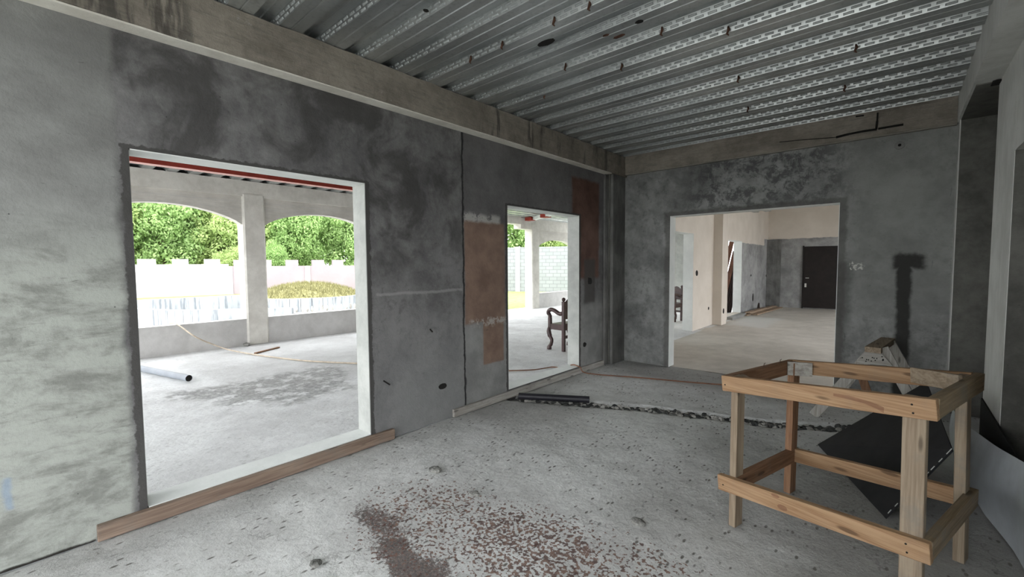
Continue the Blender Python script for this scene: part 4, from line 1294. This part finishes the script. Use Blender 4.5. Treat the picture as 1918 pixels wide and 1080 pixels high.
for i in range(nr):
    for k in range(na_):
        k2 = (k + 1) % na_
        mb.f.append((i * na_ + k, (i + 1) * na_ + k, (i + 1) * na_ + k2, i * na_ + k2))
mb.build('soil_mound', M['terr'], plt, smooth=True)
gb = MB()
for k in range(5000):
    rr = (R_ - 0.08) * math.sqrt(random.random())
    a = random.uniform(0, 2 * math.pi)
    z = 0.16 + 0.55 * max(0.0, 1 - (rr / R_) ** 2) - ZG
    x, yv = rr * math.cos(a), rr * math.sin(a)
    h = random.uniform(0.08, 0.2)
    w = 0.015
    b = random.uniform(0, 6.28)
    lx, ly = random.gauss(0, 0.06), random.gauss(0, 0.06)
    gb.add([(x - w * math.cos(b), yv - w * math.sin(b), z - 0.02), (x + w * math.cos(b), yv + w * math.sin(b), z - 0.02), (x + lx, yv + ly, z + h)], [(0, 1, 2)])
gbo = gb.build('grass_blades', M['terr'], plt)
gbo['kind'] = 'stuff'
# straight white wall right of the planter
a, b = at(646, 544.5, z=0.2), at(720, 542, z=0.2)
tag(MB().bar((a[0], a[1], (ZG + 0.2) / 2), (b[0], b[1], (ZG + 0.2) / 2), 0.2, 0.2 - ZG).build('straight_garden_wall', M['gwall'], None), 'short straight low wall right of the round planter', 'garden wall')
# lawn and block wall seen through the narrow doorway
lw = [(-6.34, 8.0, ZG), (-6.34, 30, ZG), (-14, 30, ZG), (-14.5, 17, ZG), (-9.5, 10.5, ZG)]
struct('lawn', MB().prism(lw, (0, 0, -0.05 - ZG)), M['grass'], 'bright green lawn beyond the narrow doorway')
q0_, q1_ = at(950, 545, z=-0.05), at(1075, 547, z=-0.05)
zt_b = at(1000, 461, y=(q0_[1] + q1_[1]) / 2)[2]
qd = (q1_ - q0_) / np.linalg.norm(q1_ - q0_)
qa, qb = q0_ - qd * 2.5, q1_ + qd * 6
bwl = struct('boundary_block_wall', MB().bar((qa[0], qa[1], zt_b / 2 - 0.1), (qb[0], qb[1], zt_b / 2 - 0.1), 0.2, zt_b + 0.1), M['block'], 'white concrete block wall behind the lawn')
for u in (972, 1078):
    p = at_plane(u, 520, q0_, np.array((qd[1], -qd[0], 0)))
    MB().bar((p[0] - qd[0] * 0.13, p[1] - qd[1] * 0.13 - 0.08, zt_b / 2 - 0.1), (p[0] + qd[0] * 0.13, p[1] + qd[1] * 0.13 - 0.08, zt_b / 2 - 0.1), 0.16, zt_b + 0.16).build('wall_pier', M['wwhite'], bwl)

# trees
def leaf_cloud(nclump, rx, ry, rz, zc, nleaf, size, seed):
    r = np.random.default_rng(seed)
    d = r.normal(size=(nclump, 3))
    d /= np.linalg.norm(d, axis=1)[:, None]
    rad = r.uniform(0.45, 1.0, nclump)[:, None]
    cc_ = d * rad * np.array((rx, ry, rz)) + np.array((0, 0, zc))
    cr = r.uniform(0.5, 0.95, nclump)
    idx = r.integers(0, nclump, nleaf)
    dd = r.normal(size=(nleaf, 3))
    dd /= np.linalg.norm(dd, axis=1)[:, None]
    P = cc_[idx] + dd * (cr[idx] * r.uniform(0.7, 1.05, nleaf))[:, None] * np.array((1, 1, 0.75))
    t = r.normal(size=(nleaf, 3))
    nrm_ = dd + 0.6 * r.normal(size=(nleaf, 3)) + np.array((0, 0, 0.5))
    nrm_ /= np.linalg.norm(nrm_, axis=1)[:, None]
    u = np.cross(nrm_, t)
    u /= np.linalg.norm(u, axis=1)[:, None]
    v = np.cross(nrm_, u)
    s = (size * r.uniform(0.6, 1.3, nleaf))[:, None]
    V = np.stack([P - u * s * 0.9, P - v * s * 0.45, P + u * s * 0.9, P + v * s * 0.45], 1).reshape(-1, 3)
    Fc = np.arange(nleaf * 4).reshape(-1, 4)
    me = bpy.data.meshes.new('foliage')
    me.vertices.add(len(V))
    me.vertices.foreach_set('co', V.ravel())
    me.loops.add(len(Fc) * 4)
    me.loops.foreach_set('vertex_index', Fc.ravel())
    me.polygons.add(len(Fc))
    me.polygons.foreach_set('loop_start', np.arange(0, len(Fc) * 4, 4))
    me.polygons.foreach_set('loop_total', np.full(len(Fc), 4))
    me.update(calc_edges=True)
    return me
clouds = [leaf_cloud(130, 2.3, 2.3, 3.0, 4.0, 42000, 0.105, 11), leaf_cloud(140, 2.5, 2.5, 2.9, 3.8, 44000, 0.11, 12), leaf_cloud(120, 2.1, 2.1, 3.2, 4.1, 40000, 0.10, 13)]
trunk = MB()
trunk.tube([(0, 0, 0), (0.05, 0.03, 1.5), (-0.05, 0.05, 3.0), (0.05, 0, 5.0)], [0.2, 0.16, 0.12, 0.04], 8)
for k in range(5):
    a = k * 1.26
    trunk.tube([(0, 0.03, 2.4 + 0.2 * k), (1.0 * math.cos(a), 1.0 * math.sin(a), 3.6 + 0.2 * k), (1.7 * math.cos(a), 1.7 * math.sin(a), 4.3 + 0.2 * k)], [0.08, 0.05, 0.02], 6)
trunk_me = trunk.build('trunk_source', M['bark'], None)
tme = trunk_me.data
bpy.data.objects.remove(trunk_me)
def tree(p, k, sc, rz, label):
    r = thing('leafy_tree', label, 'tree', (float(p[0]), float(p[1]), ZG), rz, 'trees beyond the garden walls')
    r.scale = (sc * 0.80, sc * 0.80, sc)
    key = ('c', k % 3)
    o = bpy.data.objects.new('foliage', clouds[k % 3])
    COL.objects.link(o)
    o.parent = r
    if not clouds[k % 3].materials:
        clouds[k % 3].materials.append(M['leaf'][k % 3])
    t = bpy.data.objects.new('trunk', tme)
    COL.objects.link(t)
    t.parent = r
ts = [(150, 4.2, 1, 1.0, 'leafy tree hidden by the left wall beyond the white boundary wall'),
      (300, 4.2, 0, 1.0, 'bright leafy tree above the white wall at the left of the large opening'),
      (452, 4.2, 1, 0.98, 'leafy tree directly behind the veranda column'),
      (585, 4.2, 2, 0.98, 'leafy tree above the pink wall right of the veranda column'),
      (700, 4.2, 0, 1.0, 'leafy tree at the right edge of the large opening, mostly behind the jamb'),
      (225, 11.0, 2, 1.32, 'tall background tree behind the left half of the left arch'),
      (370, 11.0, 0, 1.30, 'tall background tree behind the right half of the left arch'),
      (520, 11.0, 1, 1.30, 'tall background tree behind the left half of the right arch'),
      (665, 11.0, 2, 1.32, 'tall background tree behind the right half of the right arch'),
      (448, 1.5, 1, 0.44, 'low bush leaning over the boundary wall just left of the veranda column'),
      (522, 1.5, 2, 0.46, 'low bush leaning over the pink wall just right of the veranda column')]
for i, (u, back, k, sc, lb) in enumerate(ts):
    p = at_plane(u, 500, P0, wnrm) - wnrm * back
    tree(p, k, sc, i * 1.7, lb)
p = at(965, 500, y=24)
tree(p, 0, 1.25, 0.5, 'leafy tree beyond the block wall, left of the far column')
p = at(1045, 500, y=26)
tree(p, 1, 0.95, 2.1, 'leafy tree beyond the block wall, seen below the low arch')
